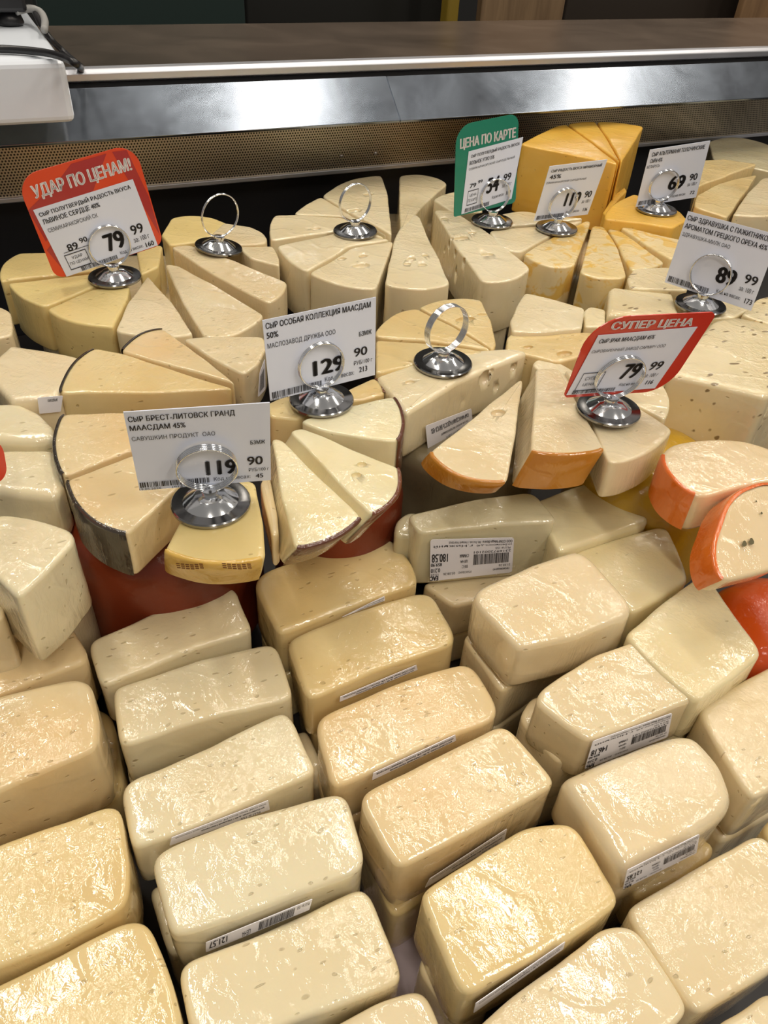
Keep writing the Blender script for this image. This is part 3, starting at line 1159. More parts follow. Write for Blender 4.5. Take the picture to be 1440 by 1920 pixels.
sticker(fb, [(798, 799), (884, 766), (887, 800), (804, 856)], [('СЫР МААСДАМ РАДОСТЬ ВКУСА 45%', .92, .34, .1, .12, 1), ('Состав: молоко пастеризованное', .9, .58, .3, .44, 0), ('Хранить при t от 2 до 6', .9, .78, .4, .66, 0)], (5, 7))

# ------------------------------------------------------------------ wheel C: black-rinded wedges with the 119 card
GC = 'black-rinded wedges round the biggest price card'
wedge('black-rinded wedge at the upper left of its wheel with a long pale cut front', [(110, 737), (133, 688, 'a'), (177, 652), (230, 661), (330, 694), (441, 727), (280, 736)], BUTTER, group=GC, rind=BLACK_RIND)
wedge('peach wedge with a thin black rim line behind the upper left one', [(226, 657), (262, 628, 'a'), (306, 616), (350, 645), (441, 719), (335, 688)], PEACH, group=GC, rind=BLACK_RIND, z=0.001)
wedge('peach wedge at the left of its wheel, left of the 119 card', [(118, 892), (100, 832, 'a'), (118, 777), (180, 773), (300, 770), (385, 850), (245, 843)], PEACH, group=GC, rind=BLACK_RIND)
wedge('large peach wedge with a black film-wrapped rind, left below the 119 card', [(124, 900), (160, 966, 'a'), (240, 1003), (290, 955), (345, 905), (375, 862), (250, 853)], PEACH, group=GC, rind=BLACK_RIND)
wc = wedge('golden wedge with stamped yellow rind directly below the biggest holder', [(308, 1031), (400, 1056, 'a'), (500, 1046), (494, 980), (478, 903), (395, 888), (350, 955)], YELLOW, group=GC, h=.028, lean=(0, .013), z=.004, rind=cheese_mat('yellow_rind', srgb(226, 186, 96), srgb(214, 170, 76), eyes=0, film=.8))
wcs = wedge('cream wrapped wedge behind the right top of the 119 card, left of the 129 card', [(342, 634), (400, 630), (494, 631), (499, 650), (487, 680), (457, 703), (400, 672)], CREAM, group=GC, z=.002)
# stamped marks on the golden rind
vs, fs = [], []
for mx0, mx1 in ((330, 382), (416, 472)):
    for q_ in range(3):
        for s_ in range(6):
            a0 = mx0+(mx1-mx0)*(s_+0.1*q_)/6
            a1 = a0+(mx1-mx0)/6*0.8
            yy = 1058+q_*3.6+abs(((a0-mx0)/(mx1-mx0))-0.5)*-5
            A_, B_ = wc['W'][0]+Vector((0, -0.0024, 0)), wc['W'][2]+Vector((0, -0.0024, 0))
            mid = (wc['W'][1]-((wc['W'][0]+wc['W'][2])/2))
            fn_ = (B_-A_).cross(Vector((0, 0, 1))).normalized()
            if fn_.y > 0:
                fn_ = -fn_
            for (px_, py_) in ((a0, yy), (a0, yy+2.4), (a1, yy+2.8), (a1, yy+.4)):
                tpar = (px_-308)/192
                bulge = 4*tpar*(1-tpar)*mid.length
                vs.append(hit(px_, py_, A_+fn_*(bulge+0.0004), fn_)-wc['bc'])
            b_ = len(vs)-4
            fs.append((b_, b_+1, b_+2, b_+3))
link('stamped_mark', mesh('stamped_mark', vs, fs, False), wc['o'], mat=simple('brown_stamp', srgb(120, 74, 30), 0.6))

# ------------------------------------------------------------------ wheel D: brown-rinded wedges with the 129 card
GD = 'brown-rinded wedges round the card reading 129'
wedge('thin brown-rinded wedge at the back of its wheel, under the 129 card', [(640, 735), (702, 708), (716, 720, 'a'), (722, 738), (680, 748), (600, 758)], BUTTER, group=GD, z=-.003, rind=BROWN_RIND)
wedge('pale wedge left of the 129 holder, mostly under it', [(500, 756), (545, 738), (620, 738), (600, 765), (560, 786), (507, 782)], BUTTER, group=GD, z=-.003)
wedge('brown-rinded pale wedge right below the 129 holder, curved rim to the right', [(738, 742), (757, 785, 'a'), (746, 829), (690, 822), (605, 808), (560, 790), (640, 762)], SMOOTH, group=GD, rind=BROWN_RIND)
wedge('pale wedge with two soft holes, pointing up left, middle of its wheel', [(750, 876), (743, 930, 'a'), (697, 967), (650, 920), (543, 808), (566, 801), (602, 814), (670, 845)], SMOOTH, group=GD, h=.028, lean=(-.012, .008), taper=.05, rind=BROWN_RIND,
      holes=[(678, 872, .0028, 1.2, 't'), (668, 892, .0028, 1.2, 't')])
wd = wedge('long pale wedge in glossy film with a brown rind, lowest of its wheel', [(677, 970), (622, 1010, 'a'), (551, 1027), (530, 940), (508, 820), (527, 822), (600, 895)], SMOOTH, group=GD, h=.027, lean=(-.004, .013), taper=.06, rind=BROWN_RIND)
wdl = wedge('narrow film-wrapped piece with a barcode sticker between two wheels', [(488, 905), (505, 880), (520, 960), (522, 1000), (508, 1005)], CREAM, z=-0.008, h=.026)

# ------------------------------------------------------------------ wheel G and the yellow stack, back right
GG = 'marbled wedges at the back right'
wedge('pale wedge behind the 119 and green cards', [(936, 404), (975, 396, 'a'), (1010, 400), (1095, 409), (1010, 420), (925, 425)], IVORY, group=GG)
wedge('pale wedge under the holder of the green card', [(978, 472), (940, 462, 'a'), (918, 432), (1010, 423), (1094, 412), (1035, 440)], IVORY, group=GG)
wedge('pale wedge with a darker brownish rim under the small 119 card', [(981, 476), (1025, 498, 'a'), (1078, 497), (1095, 452), (1108, 414), (1098, 413), (1040, 442)], MARBLED, group=GG)
wedge('marbled yellow and cream wedge right of the dark gap at the back', [(1088, 511), (1130, 521, 'a'), (1176, 519), (1160, 465), (1134, 425), (1112, 423), (1100, 460)], MARBLED, group=GG)
wedge('marbled wedge second to the right of the dark gap', [(1183, 507), (1215, 503, 'a'), (1246, 492), (1165, 432), (1138, 427), (1160, 462)], MARBLED, group=GG)
wedge('narrow deeper yellow wedge third to the right of the dark gap', [(1258, 486), (1284, 472, 'a'), (1292, 452), (1240, 442), (1175, 425), (1164, 427), (1210, 458)], MARBLED, group=GG, z=.003)
wedge('yellow wedge raised under the holder of the card reading 69', [(1133, 411), (1148, 385, 'a'), (1188, 364), (1235, 378), (1276, 396), (1288, 413), (1262, 428), (1200, 418)], GOLD, group=GG, z=.010)
wedge('speckled cream wedge behind the left edge of the card reading 89', [(1176, 520), (1190, 503), (1255, 500), (1290, 520), (1290, 545), (1180, 540)], SPECKLED, z=.002)
GY = 'slices of the tall yellow cheese at the back'
YZ = 0.048
for lb, pp in (('tall golden slice at the left of the yellow stack, behind the white cards', [(975, 270), (1005, 254), (1043, 236), (1062, 233), (1110, 268), (1160, 307), (1060, 288)]),
               ('tall golden slice in the middle of the yellow stack', [(1064, 232), (1090, 229), (1116, 228), (1140, 262), (1163, 303), (1112, 266)]),
               ('tall golden slice at the right of the yellow stack, its film-wrapped side showing', [(1119, 228), (1165, 230), (1207, 237), (1196, 255), (1166, 303), (1142, 262)])):
    wedge(lb, pp, GOLD, z=YZ, h=.078, group=GY, amp=.0004)
cheese(W_, 'small golden wedge low at the right of the yellow stack', 'cheese', [(1130, 398), (1150, 368), (1170, 350), (1176, 358), (1158, 376), (1136, 404)], 0.004, 0.05, GOLD)

# H: far right back
GH = 'cream wedges behind the card reading 69'
wedge('dull grey-cream wedge highest at the right end of the back row', [(1328, 266), (1385, 258, 'a'), (1450, 275), (1480, 330), (1400, 312), (1340, 302)], GREYISH, z=-.002, group=GH)
wedge('pale yellow wedge right of the card reading 69, tip pointing right', [(1310, 349), (1316, 300), (1360, 298), (1421, 306), (1370, 326)], BUTTER, z=.003, group=GH)
wedge('light yellow wedge between the cards reading 69 and 89', [(1302, 388), (1306, 366), (1350, 342), (1420, 326), (1400, 356), (1362, 409)], BUTTER, group=GH, z=.001)
wedge('pale cream wedge at the right edge above the card reading 89', [(1374, 404), (1402, 362), (1430, 334), (1470, 328), (1480, 402), (1420, 406)], CREAM, group=GH)

# I: speckled pieces at the right
GI = 'green-brown speckled cheeses at the right'
wedge('speckled cream block left below the card reading 89', [(1141, 543), (1148, 537), (1262, 549), (1276, 590), (1210, 592), (1140, 590)], SPECKLED, group=GI, r=.004)
wedge('big speckled block in film at the right edge with its cut corner forward', [(1251, 700), (1290, 650), (1336, 600), (1380, 592), (1470, 612), (1500, 700), (1440, 745), (1345, 722)], SPECKLED, group=GI, z=.004, h=.07, r=.005)
wedge('speckled piece behind the base of the card holder reading 89', [(1284, 588), (1276, 560), (1330, 540), (1420, 575), (1375, 596), (1330, 597)], SPECKLED, group=GI, z=0)
wedge('speckled piece cut by the right edge, below the 89 card corner', [(1390, 590), (1420, 560), (1480, 545), (1500, 600), (1440, 606)], SPECKLED, group=GI, z=.004)

# J: orange-rinded rounds at the right
wedge('pinkish cheese half with an orange peel-like rind, flat side up', [(1308, 932), (1258, 896, 'a'), (1238, 852), (1262, 830), (1325, 822), (1390, 824), (1460, 845), (1470, 895), (1400, 908)], PINK, z=0.0, h=.030, rc=.006, r=.003, rind=PEEL)
jo = cheese('cheese_half', 'tilted pinkish cheese disc with orange rind and dark spots at the right edge', 'cheese',
            [(1353, 1096), (1337, 1040, 'a'), (1350, 985), (1382, 925, 'a'), (1450, 903), (1490, 930), (1510, 1000), (1480, 1060), (1410, 1082)], -0.006, 0.020, PINK, rc=.006, r=.003, tilt=(-0.10, 0.55), rind=PEEL)
SPOTM = simple('dark_green_spot', srgb(92, 84, 52), 0.6)
for (dx_, dy_, rr_) in ((1396, 1019, 4.5), (1409, 1015, 5), (1428, 962, 2), (1418, 940, 1.6)):
    p_ = hit(dx_, dy_, jo['c']+jo['n']*0.0016, jo['n'])
    vs = []
    for k_ in range(9):
        a_ = 2*math.pi*k_/9
        vs.append(hit(dx_+rr_*math.cos(a_)*(1+.3*math.sin(3*a_)), dy_+rr_*1.3*math.sin(a_), jo['c']+jo['n']*0.0016, jo['n'])-jo['bc'])
    link('dark_spot', mesh('dark_spot', vs, [tuple(range(9))[::-1]], False), jo['o'], mat=SPOTM)

# ------------------------------------------------------------------ left column pieces
GB = 'pale pieces at the left edge'
wedge('small cream piece at the left edge, topmost below the wheel rim', [(-30, 590), (0, 574), (20, 584), (24, 606), (22, 628), (-30, 640)], CREAM, group=GB, h=.05)
bs = wedge('cream wedge at the left with a price sticker on its right side', [(-30, 700), (-10, 672), (20, 645), (85, 655), (153, 669), (133, 702), (110, 742), (20, 752)], WHITE, group=GB, r=.004)
wedge('rounded pale piece at the left edge with a torn top', [(-40, 760), (-20, 754), (36, 753), (75, 770), (104, 800), (108, 820), (60, 826), (-40, 822)], PALE, group=GB, z=-.004, r=.006)
wedge('crumbly pale piece with a crack, left of the black-rinded wheel', [(-40, 845), (20, 838), (102, 838), (112, 868), (120, 905), (104, 928), (40, 922), (-40, 915)], PALE, group=GB, z=-.006, r=.006)
wedge('large white wedge in film at the left edge, lower than the cracked one', [(-40, 985), (0, 962), (60, 968), (136, 991), (141, 1012), (90, 1070), (32, 1120), (0, 1088), (-50, 1040)], PALE, group=GB, z=-.004, r=.003, h=.055)
wedge('sliver of a cream piece at the left edge under the white wedge', [(-70, 1120), (-25, 1108), (6, 1135), (8, 1160), (-40, 1175)], CREAM, group=GB, z=-.035, h=.05)

# crumpled film tails
def film_tail(parent_info, pxs, z, sx=14, amp=0.005, seed=1):
    o = parent_info['o']
    q = [atz(x, y, zz) for (x, y), zz in zip(pxs, z)]
    vs, fs = [], []
    for i in range(sx+1):
        for j in range(sx+1):
            p = quadpt(q, i/sx, j/sx)
            e = min(1, 4*min(j/sx, 1))
            vs.append(p+noise.noise_vector(p*160+Vector((seed, 0, 0)))*amp*e-parent_info['bc'])
    for i in range(sx):
        for j in range(sx):
            a = i*(sx+1)+j
            fs.append((a, a+1, a+sx+2, a+sx+1))
    link('film_tail', mesh('film_tail', vs, fs), o, mat=FILM)


# ------------------------------------------------------------------ block cheeses in front
under_jobs = []


def block(label, pts, mat, z=-0.085, h=0.042, r=.0038, rc=.0044, under=True, group='film-wrapped cheese blocks in the front rows', **k):
    k.setdefault('dome', .0005)
    i = cheese('cheese_block', label, 'cheese', pts, z, h, mat, r=r, rc=rc, amp=.0007, group=group, N=120, **k)
    if under:
        under_jobs.append((i, z-h))
    return i


k1 = block('pale cheese block furthest back in the second column from the left', [(163, 1205), (178, 1195), (300, 1140), (410, 1099), (438, 1097), (474, 1180), (330, 1228), (190, 1288)], PALE, z=-.084)
k2 = block('pale cheese block with a yellow smudge, second in the second column', [(207, 1290), (360, 1238), (505, 1203), (520, 1206), (553, 1307), (390, 1345), (224, 1400)], PALE, z=-.084)
k3 = block('pale cheese block third in the second column, a sticker along its front', [(225, 1478), (240, 1462), (400, 1395), (530, 1330), (545, 1340), (595, 1448), (430, 1520), (246, 1592)], PALE, z=-.085)
k4 = block('very shiny pale cheese block fourth in the second column, barcode sticker on its front', [(282, 1608), (300, 1592), (450, 1530), (632, 1483), (652, 1492), (684, 1610), (678, 1632), (500, 1700), (318, 1758)], PALE, z=-.078)
k5 = block('wide pale cheese block fifth in the second column, behind the watermark-free gap'.replace(', behind the watermark-free gap', ', near the bottom'), [(330, 1815), (345, 1800), (520, 1735), (682, 1658), (700, 1680), (757, 1836), (560, 1915), (370, 2000)], PALE, z=-.088)
k6 = block('pale cheese block cut by the bottom edge, right of centre bottom', [(600, 1935), (700, 1880), (785, 1851), (800, 1860), (840, 1965), (640, 2060)], CREAM, z=-.088)
l1 = block('peach-toned cheese block at the left edge, furthest back of its column', [(-110, 1215), (0, 1168), (100, 1132), (118, 1140), (164, 1222), (160, 1240), (60, 1275), (-60, 1325)], PEACH, z=-.076, h=.045)
l2 = block('tall peach-toned cheese block at the left edge with a thick front face', [(-140, 1345), (0, 1300), (140, 1269), (168, 1275), (186, 1345), (184, 1402), (60, 1452), (-120, 1525)], PEACH, z=-.064, h=.058)
l3 = block('buttery cheese block with heavy shiny film, third at the left edge', [(-130, 1650), (0, 1580), (205, 1503), (226, 1512), (245, 1640), (238, 1700), (100, 1775), (-100, 1850)], BUTTER, z=-.080, h=.045)
l4 = block('buttery cheese block in the bottom left corner', [(-120, 1905), (0, 1838), (120, 1780), (235, 1725), (280, 1727), (320, 1830), (345, 1930), (150, 2010), (-60, 2080)], BUTTER, z=-.080, h=.045)
m1 = block('buttery cheese block furthest back in the middle column, one back corner cut off', [(474, 1090), (490, 1070), (600, 1030), (705, 1006), (735, 1010), (770, 1050), (786, 1092), (650, 1135), (520, 1192)], BUTTER, z=-.080)
m2 = block('buttery cheese block with fine eyes, second in the middle column', [(538, 1200), (650, 1150), (780, 1110), (812, 1112), (856, 1190), (852, 1208), (720, 1250), (576, 1312)], BUTTER, z=-.081)
m3 = block('rounded buttery cheese block third in the middle column', [(590, 1355), (602, 1338), (740, 1278), (865, 1240), (890, 1245), (937, 1325), (932, 1348), (780, 1405), (622, 1478)], PEACH, z=-.082)
m4 = block('larger buttery cheese block with an orange blush, fourth in the middle column', [(670, 1500), (682, 1482), (820, 1415), (940, 1355), (955, 1362), (1048, 1466), (900, 1548), (745, 1632)], PEACH, z=-.072, h=.046)
m5 = block('big glossy cheese block with a long white glare, bottom centre right', [(783, 1675), (880, 1612), (985, 1545), (1070, 1538), (1090, 1555), (1170, 1690), (1020, 1790), (868, 1870)], BUTTER, z=-.072, h=.046)
m6 = block('glossy cheese block at the bottom edge right of centre, its film folded at the corner', [(880, 1935), (1010, 1830), (1130, 1735), (1175, 1727), (1200, 1740), (1303, 1893), (1180, 2000), (1050, 2080)], CREAM, z=-.074, h=.044)
m7 = block('large cheese block at the right edge, lowest but one', [(1170, 1706), (1300, 1630), (1420, 1563), (1440, 1566), (1545, 1740), (1430, 1830), (1306, 1908)], CREAM, z=-.076, h=.046)
m8 = block('glaring corner of a cheese block in the bottom right corner', [(1340, 1925), (1450, 1852), (1500, 1990), (1380, 2060)], CREAM, z=-.078, h=.042)
n1 = block('narrow grey-cream cheese block with a large upside-down price sticker facing the viewer', [(762, 962), (870, 938), (985, 921), (1003, 924), (1047, 976), (920, 985), (784, 998)], GREYISH, z=-.049, h=.052, r=.003, group='film-wrapped cheese blocks in the right cluster')
GN = 'film-wrapped cheese blocks in the right cluster'
n1b = block('thin cheese piece sticking out behind the left end of the stickered narrow block', [(738, 1000), (742, 972), (765, 955), (800, 960), (790, 1000)], GREYISH, z=-.060, h=.05, r=.005, under=True, group=GN)
n2 = block('cheese block seen below the stickered narrow block', [(790, 1092), (860, 1072), (1000, 1050), (1040, 1100), (940, 1115), (850, 1137)], CREAM, z=-.1025, h=.034, group=GN)
n3 = block('whitish glossy cheese block right of the stickered narrow block', [(1000, 940), (1060, 915), (1135, 896), (1150, 903), (1217, 968), (1213, 980), (1130, 1008), (1046, 1036)], SMOOTH, z=-.060, group=GN)
n4 = block('whitish cheese block behind the highest wrapped block, left of the yellow wheel', [(1070, 1036), (1160, 1005), (1240, 984), (1256, 988), (1294, 1086), (1240, 1122), (1188, 1150)], SMOOTH, z=-.066, group=GN)
n5 = block('wrapped cream cheese block stacked highest in the right cluster', [(884, 1118), (900, 1098), (1000, 1055), (1078, 1030), (1096, 1034), (1190, 1135), (1186, 1150), (1080, 1190), (968, 1216)], WHITE, z=-.048, h=.040, r=.005, group=GN)
n5b = block('cheese block under the highest wrapped one, its left end showing', [(866, 1192), (880, 1180), (1000, 1150), (1120, 1190), (1030, 1235), (940, 1298)], CREAM, z=-.0885, h=.042, group=GN)
n6 = block('cream cheese block with an upside-down price sticker on its front, middle of the right cluster', [(1000, 1315), (1012, 1290), (1110, 1228), (1195, 1194), (1225, 1200), (1312, 1290), (1305, 1308), (1210, 1348), (1100, 1390)], CREAM, z=-.060, h=.040, group=GN)
n6b = block('cheese block peeking out under the left of the stickered middle one', [(972, 1345), (1000, 1300), (1100, 1330), (1120, 1400), (1052, 1432)], CREAM, z=-.088, h=.042, group=GN)
n7 = block('flat pale cheese piece blown out by glare, left of the orange-red wheel', [(1170, 1188), (1245, 1125), (1318, 1074), (1332, 1080), (1434, 1222), (1380, 1270), (1310, 1318), (1250, 1270)], GLARE, z=-.058, h=.040, r=.004, group=GN)
n8 = block('cream cheese block with a rounded right end, sticker under its front edge', [(1050, 1458), (1130, 1420), (1270, 1368), (1305, 1372), (1360, 1430), (1383, 1490), (1370, 1520), (1290, 1575), (1170, 1640)], WHITE, z=-.066, h=.044, r=.009, group=GN)
n8b = block('brownish cheese block low between two blocks at the right', [(1170, 1620), (1280, 1560), (1340, 1575), (1345, 1600), (1260, 1660), (1190, 1690)], BUTTER, z=-.102, h=.034, under=False, group=GN)
n9 = block('cream cheese block at the right edge behind the sticker-bearing ones', [(1308, 1330), (1320, 1318), (1390, 1275), (1470, 1235), (1570, 1400), (1500, 1450), (1414, 1502), (1360, 1420)], CREAM, z=-.074, h=.044, group=GN)
n10 = block('corner of a cheese block at the right edge between two big ones', [(1428, 1545), (1460, 1520), (1520, 1560), (1450, 1590)], BUTTER, z=-.100, h=.036, under=False, group=GN)

# lower layer showing at the sides of upper blocks, then the rest of the supporting layer
GU = 'lower layer of cheese blocks'


def low(label, pts, mat, z, h, **k):
    return block(label, pts, mat, z=z, h=h, under=False, group=GU, **k)


low('yellowish cheese block low between the tall left block and its right neighbours', [(130, 1330), (185, 1325), (212, 1345), (232, 1450), (228, 1490), (180, 1510), (100, 1530)], BUTTER, -.1235, .046)
m4b = low('cheese block in glaring film low at the left of the larger blushed block', [(672, 1565), (700, 1540), (830, 1590), (800, 1680), (737, 1722)], BUTTER, -.1195, .050)
m5b = low('cheese block low at the left end of the big glossy one', [(778, 1812), (795, 1780), (900, 1800), (930, 1880), (860, 1925)], CREAM, -.1195, .050)
low('cheese block slice showing left under the very shiny pale block', [(276, 1665), (292, 1655), (420, 1650), (430, 1720), (330, 1800), (318, 1795)], PALE, -.1215, .048)
low('cheese block end low at the right of the third pale block', [(520, 1390), (572, 1362), (608, 1440), (606, 1470), (560, 1490), (500, 1470)], CREAM, -.1285, .042)
skip = {id(l2['o']), id(m4['o']), id(m5['o']), id(k4['o']), id(k3['o']), id(n1['o']), id(n5['o']), id(n6['o']), id(n1b['o'])}
for inf, zb_ in under_jobs:
    if id(inf['o']) in skip:
        continue
    src = inf['o']
    o = src.copy()
    COL.objects.link(o)
    gap = zb_+0.172
    hh = inf['h']
    o.location = (src.location.x+random.uniform(-.003, .003), src.location.y+random.uniform(-.002, .003), -0.1717)
    s_ = max(0.2, (gap-0.0022)/hh)
    o.scale = (0.97, 0.95, s_)
    o.rotation_euler = (0, 0, random.uniform(-.03, .03))
    tag(o, 'cheese block of the lower layer, covered by the block on top of it', 'cheese', 'hidden lower layer of cheese blocks')

# ------------------------------------------------------------------ stickers
addr = 'ООО СПАР Мидл Волга г.Н.Новгород, ул.Советская д.40'
S1 = [('ООО СПАР Мидл Волга', .98, .12, .62, .04, 1), ('РФ, Россия, г.Нижний Новгород', .60, .12, .22, .04, 0), ('ул.Белинского, д.40', .98, .20, .55, .14, 0), ('г.Нижний', .50, .20, .04, .14, 0),
      ('PLU # 155', .96, .29, .78, .23, 0), ('2316972002101', .97, .38, .52, .32, 0), ('|', .52, .40, .95, .68, 0), ('СУММА', .46, .46, .35, .38, 1), ('180.58', .21, .54, .02, .34, 1), ('ЦЕНА', .45, .60, .36, .52, 1), ('859.90', .14, .64, .01, .56, 1),
      ('ВЕС', .45, .74, .38, .66, 0), ('0.210', .12, .79, .01, .69, 1), ('21.03.26', .97, .78, .83, .72, 0), ('ПРОИЗВЕДЕНО', .96, .88, .76, .82, 1), ('УПАКОВАНО', .50, .88, .34, .82, 0), ('03.08.26', .30, .88, .16, .82, 0), ('15:25', .10, .88, .01, .82, 0), ('EAC', .10, .99, .0, .88, 2)]
# upside-down print: every box runs from right to left and from below to above
fl = lambda items: [(s, u0, max(v0, v1), u1, min(v0, v1), b) if s != '|' else (s, min(u0, u1), min(v0, v1), max(u0, u1), max(v0, v1), b) for s, u0, v0, u1, v1, b in items]
sticker(n1, [(807, 1012), (964, 1008), (960, 1073), (806, 1090)], fl(S1), (4, 6), off=.0018)
S2 = [(s.replace('180.58', '146.18'), a, b, c, d, e) for s, a, b, c, d, e in S1]
sticker(n6, [(1112, 1390), (1261, 1337), (1252, 1382), (1096, 1443)], fl(S2), (7, 8), off=.002)
S3 = [(s.replace('180.58', '121.85'), a, b, c, d, e) for s, a, b, c, d, e in S1]
sticker(n8, [(1176, 1632), (1312, 1564), (1306, 1600), (1168, 1668)], fl(S3), (7, 8), off=.002)
ST1 = [('ООО СПАР Мидл Волга РФ, Россия, г.Нижний Новгород', .97, .48, .04, .14, 1), ('ул.Советская, д.40 г.Нижний Новгород', .95, .90, .2, .58, 1)]
ST = [('ООО СПАР Мидл Волга РФ, Россия, г.Нижний Новгород', .97, .30, .04, .12, 0), ('ул.Советская, д.40 г.Нижний Новгород', .95, .62, .3, .42, 1), ('PLU # 155', .9, .92, .7, .74, 0)]
sticker(k3, [(322, 1571), (503, 1501), (506, 1518), (318, 1586)], fl(ST), (6, 7), off=.003)
S4 = [(s, a, b, c, d, e) for s, a, b, c, d, e in S1 if b < .75]
sticker(k4, [(386, 1768), (586, 1686), (580, 1706), (386, 1786)], fl([('|', .5, .1, .84, .9, 0), ('121.57', .2, .7, .03, .1, 1), ('ЦЕНА', .42, .9, .34, .3, 0), ('PLU # 155', .98, .4, .86, .1, 0)]), (7, 8), off=.0028)
sticker(m1, [(700, 1128), (721, 1118), (722, 1126), (640, 1158)], fl(ST1), (6, 8), off=.003)
sticker(m2, [(638, 1307), (781, 1247), (783, 1256), (637, 1316)], fl(ST1), (6, 7), off=.003)
sticker(m3, [(700, 1450), (854, 1378), (855, 1389), (698, 1463)], fl(ST1), (7, 8), off=.003)
sticker(m4, [(806, 1648), (951, 1554), (946, 1576), (797, 1665)], fl(ST), (5, 7), off=.003)
sticker(m5, [(892, 1882), (1060, 1766), (1056, 1780), (888, 1900)], fl(ST[:2]), (5, 7), off=.003)
sticker(wd, [(487, 900), (505, 905), (513, 945), (498, 970)], [('|', .15, .2, .8, .85, 0)], (3, 4), off=.004)
sticker(bs, [(70, 746), (118, 742), (114, 772), (74, 776)], [('СЫР РАДОСТЬ ВКУСА', .8, .3, .4, .1, 1)], (6, 7), off=.002)
sticker(wcs, [(487, 700), (497, 672), (498, 730), (484, 745)], [('|', .15, .2, .8, .85, 0)], (4, 5), off=.003)

# film tails
film_tail(l2, [(70, 1530), (165, 1475), (158, 1490), (60, 1545)], [-.10, -.10, -.115, -.115], seed=2, amp=.004)
film_tail(l2, [(196, 1385), (212, 1390), (214, 1430), (192, 1430)], [-.085, -.085, -.10, -.10], seed=4, amp=.004)
# greaseproof paper under the blocks
pq_ = [atz(560, 1700, -.1712), atz(830, 1640, -.1712), atz(860, 1960, -.1712), atz(560, 1960, -.1712)]
vs = [quadpt(pq_, i/10, j/10)+Vector((0, 0, 0.0005*math.sin(i*1.7+j))) for i in range(11) for j in range(11)]
fs = [(a*11+b, a*11+b+1, a*11+b+12, a*11+b+11) for a in range(10) for b in range(10)]
tag(link('paper_liner', mesh('paper_liner', vs, fs), mat=PAPER), 'pinkish white paper on the deck, seen in the gap between the front blocks', 'paper')

# ------------------------------------------------------------------ holders and price cards
C1 = [(28, 333), (252, 268), (307, 458), (105, 524)]
C2 = [(492, 601), (705, 557), (703, 703), (507, 752)]
C3 = [(231, 773), (506, 755), (508, 900), (262, 920)]
C4 = [(856, 236), (973, 212), (967, 380), (851, 407)]
C5 = [(1031, 312), (1139, 299), (1102, 402), (1001, 415)]
C6 = [(1219, 281), (1332, 264), (1305, 370), (1192, 388)]
C7 = [(1290, 396), (1462, 441), (1408, 583), (1246, 529)]
C8 = [(1112, 596), (1346, 585), (1250, 733), (1056, 746)]
_, p1 = holder(216, 522, .001, .0172, 'chrome ring holder carrying the orange-red card at the back left', turns=3, card=C1)
holder(410, 466, .001, .0195, 'tagless chrome holder at the back left, leaning on a cream wedge', dyaw=.55, turns=2, tilt=(.05, .12))
holder(666, 436, .001, .0182, 'tagless chrome holder on the holed wheel at the back middle', dyaw=.6, turns=3, tilt=(0, -.03))
_, p2 = holder(603, 752, .001, .0162, 'chrome ring holder at the middle left between the biggest holder and the tagless one', turns=3, card=C2)
_, p3 = holder(396, 945, .005, .0162, 'largest chrome ring holder, lowest in the photo, on the golden wedge', turns=4, card=C3)
holder(830, 683, .001, .0180, 'tagless chrome holder in the middle with a thick coiled ring', dyaw=.72, turns=5)
_, p4 = holder(922, 417, .001, .0165, 'small dark chrome holder carrying the green card', turns=3, card=C4)
_, p5 = holder(1043, 430, .001, .0165, 'chrome ring holder on the marbled wedges in front of the tall yellow stack', turns=3, card=C5)
_, p6 = holder(1230, 395, .011, .0165, 'chrome ring holder on the raised yellow wedge at the back right', turns=3, card=C6)
_, p7 = holder(1312, 574, .002, .0172, 'chrome ring holder among the speckled cheeses near the right edge', turns=3, card=C7)
_, p8 = holder(1140, 770, .004, .0172, 'chrome ring holder carrying the slanted orange-red card on the right', turns=3, card=C8)

CODE = 'Код на весах:'
head = ()
price_card([(28, 333), (252, 268), (307, 458), (105, 524)], p1, 'orange-red card with white heading and a price of 79 99', back=ORANGE_RED, rad=(.2, .2, .1, .1),
           paper=[(62, 394), (249, 336), (296, 460), (125, 519)],
           bands=[[(.0, .3), (.32, .12), (.45, .02), (.75, .02), (.55, .3), (.3, .36), (.04, .62)], [(.8, .02), (.92, .04), (.99, .5), (.99, .9)], [(.02, .7), (.12, .62), (.2, .98), (.1, .98)]],
           head=[('УДАР ПО ЦЕНАМ!', .08, .10, .92, .245, 2)],
           items=[('СЫР ПОЛУТВЕРДЫЙ РАДОСТЬ ВКУСА', .03, .04, .95, .12, 1), ('ЛЬВИНОЕ СЕРДЦЕ 40%', .03, .15, .6, .23, 1), ('СЕМИКАРАКОРСКИЙ СК', .04, .27, .54, .34, 0), ('89', .13, .57, .24, .67, 1), ('90', .27, .54, .35, .61, 1), ('-', .08, .665, .33, .672, 0),
                  ('#', .07, .70, .29, .93, 0), ('УДАР', .13, .745, .24, .795, 0), ('ПО ЦЕНАМ', .09, .82, .28, .87, 0), ('79', .49, .60, .70, .86, 2), ('99', .79, .60, .92, .74, 1), ('за: 100 г', .78, .78, .95, .85, 0), (CODE, .60, .90, .85, .96, 0), ('160', .88, .90, .97, .97, 1), ('|', .17, .93, .56, .99, 0)])
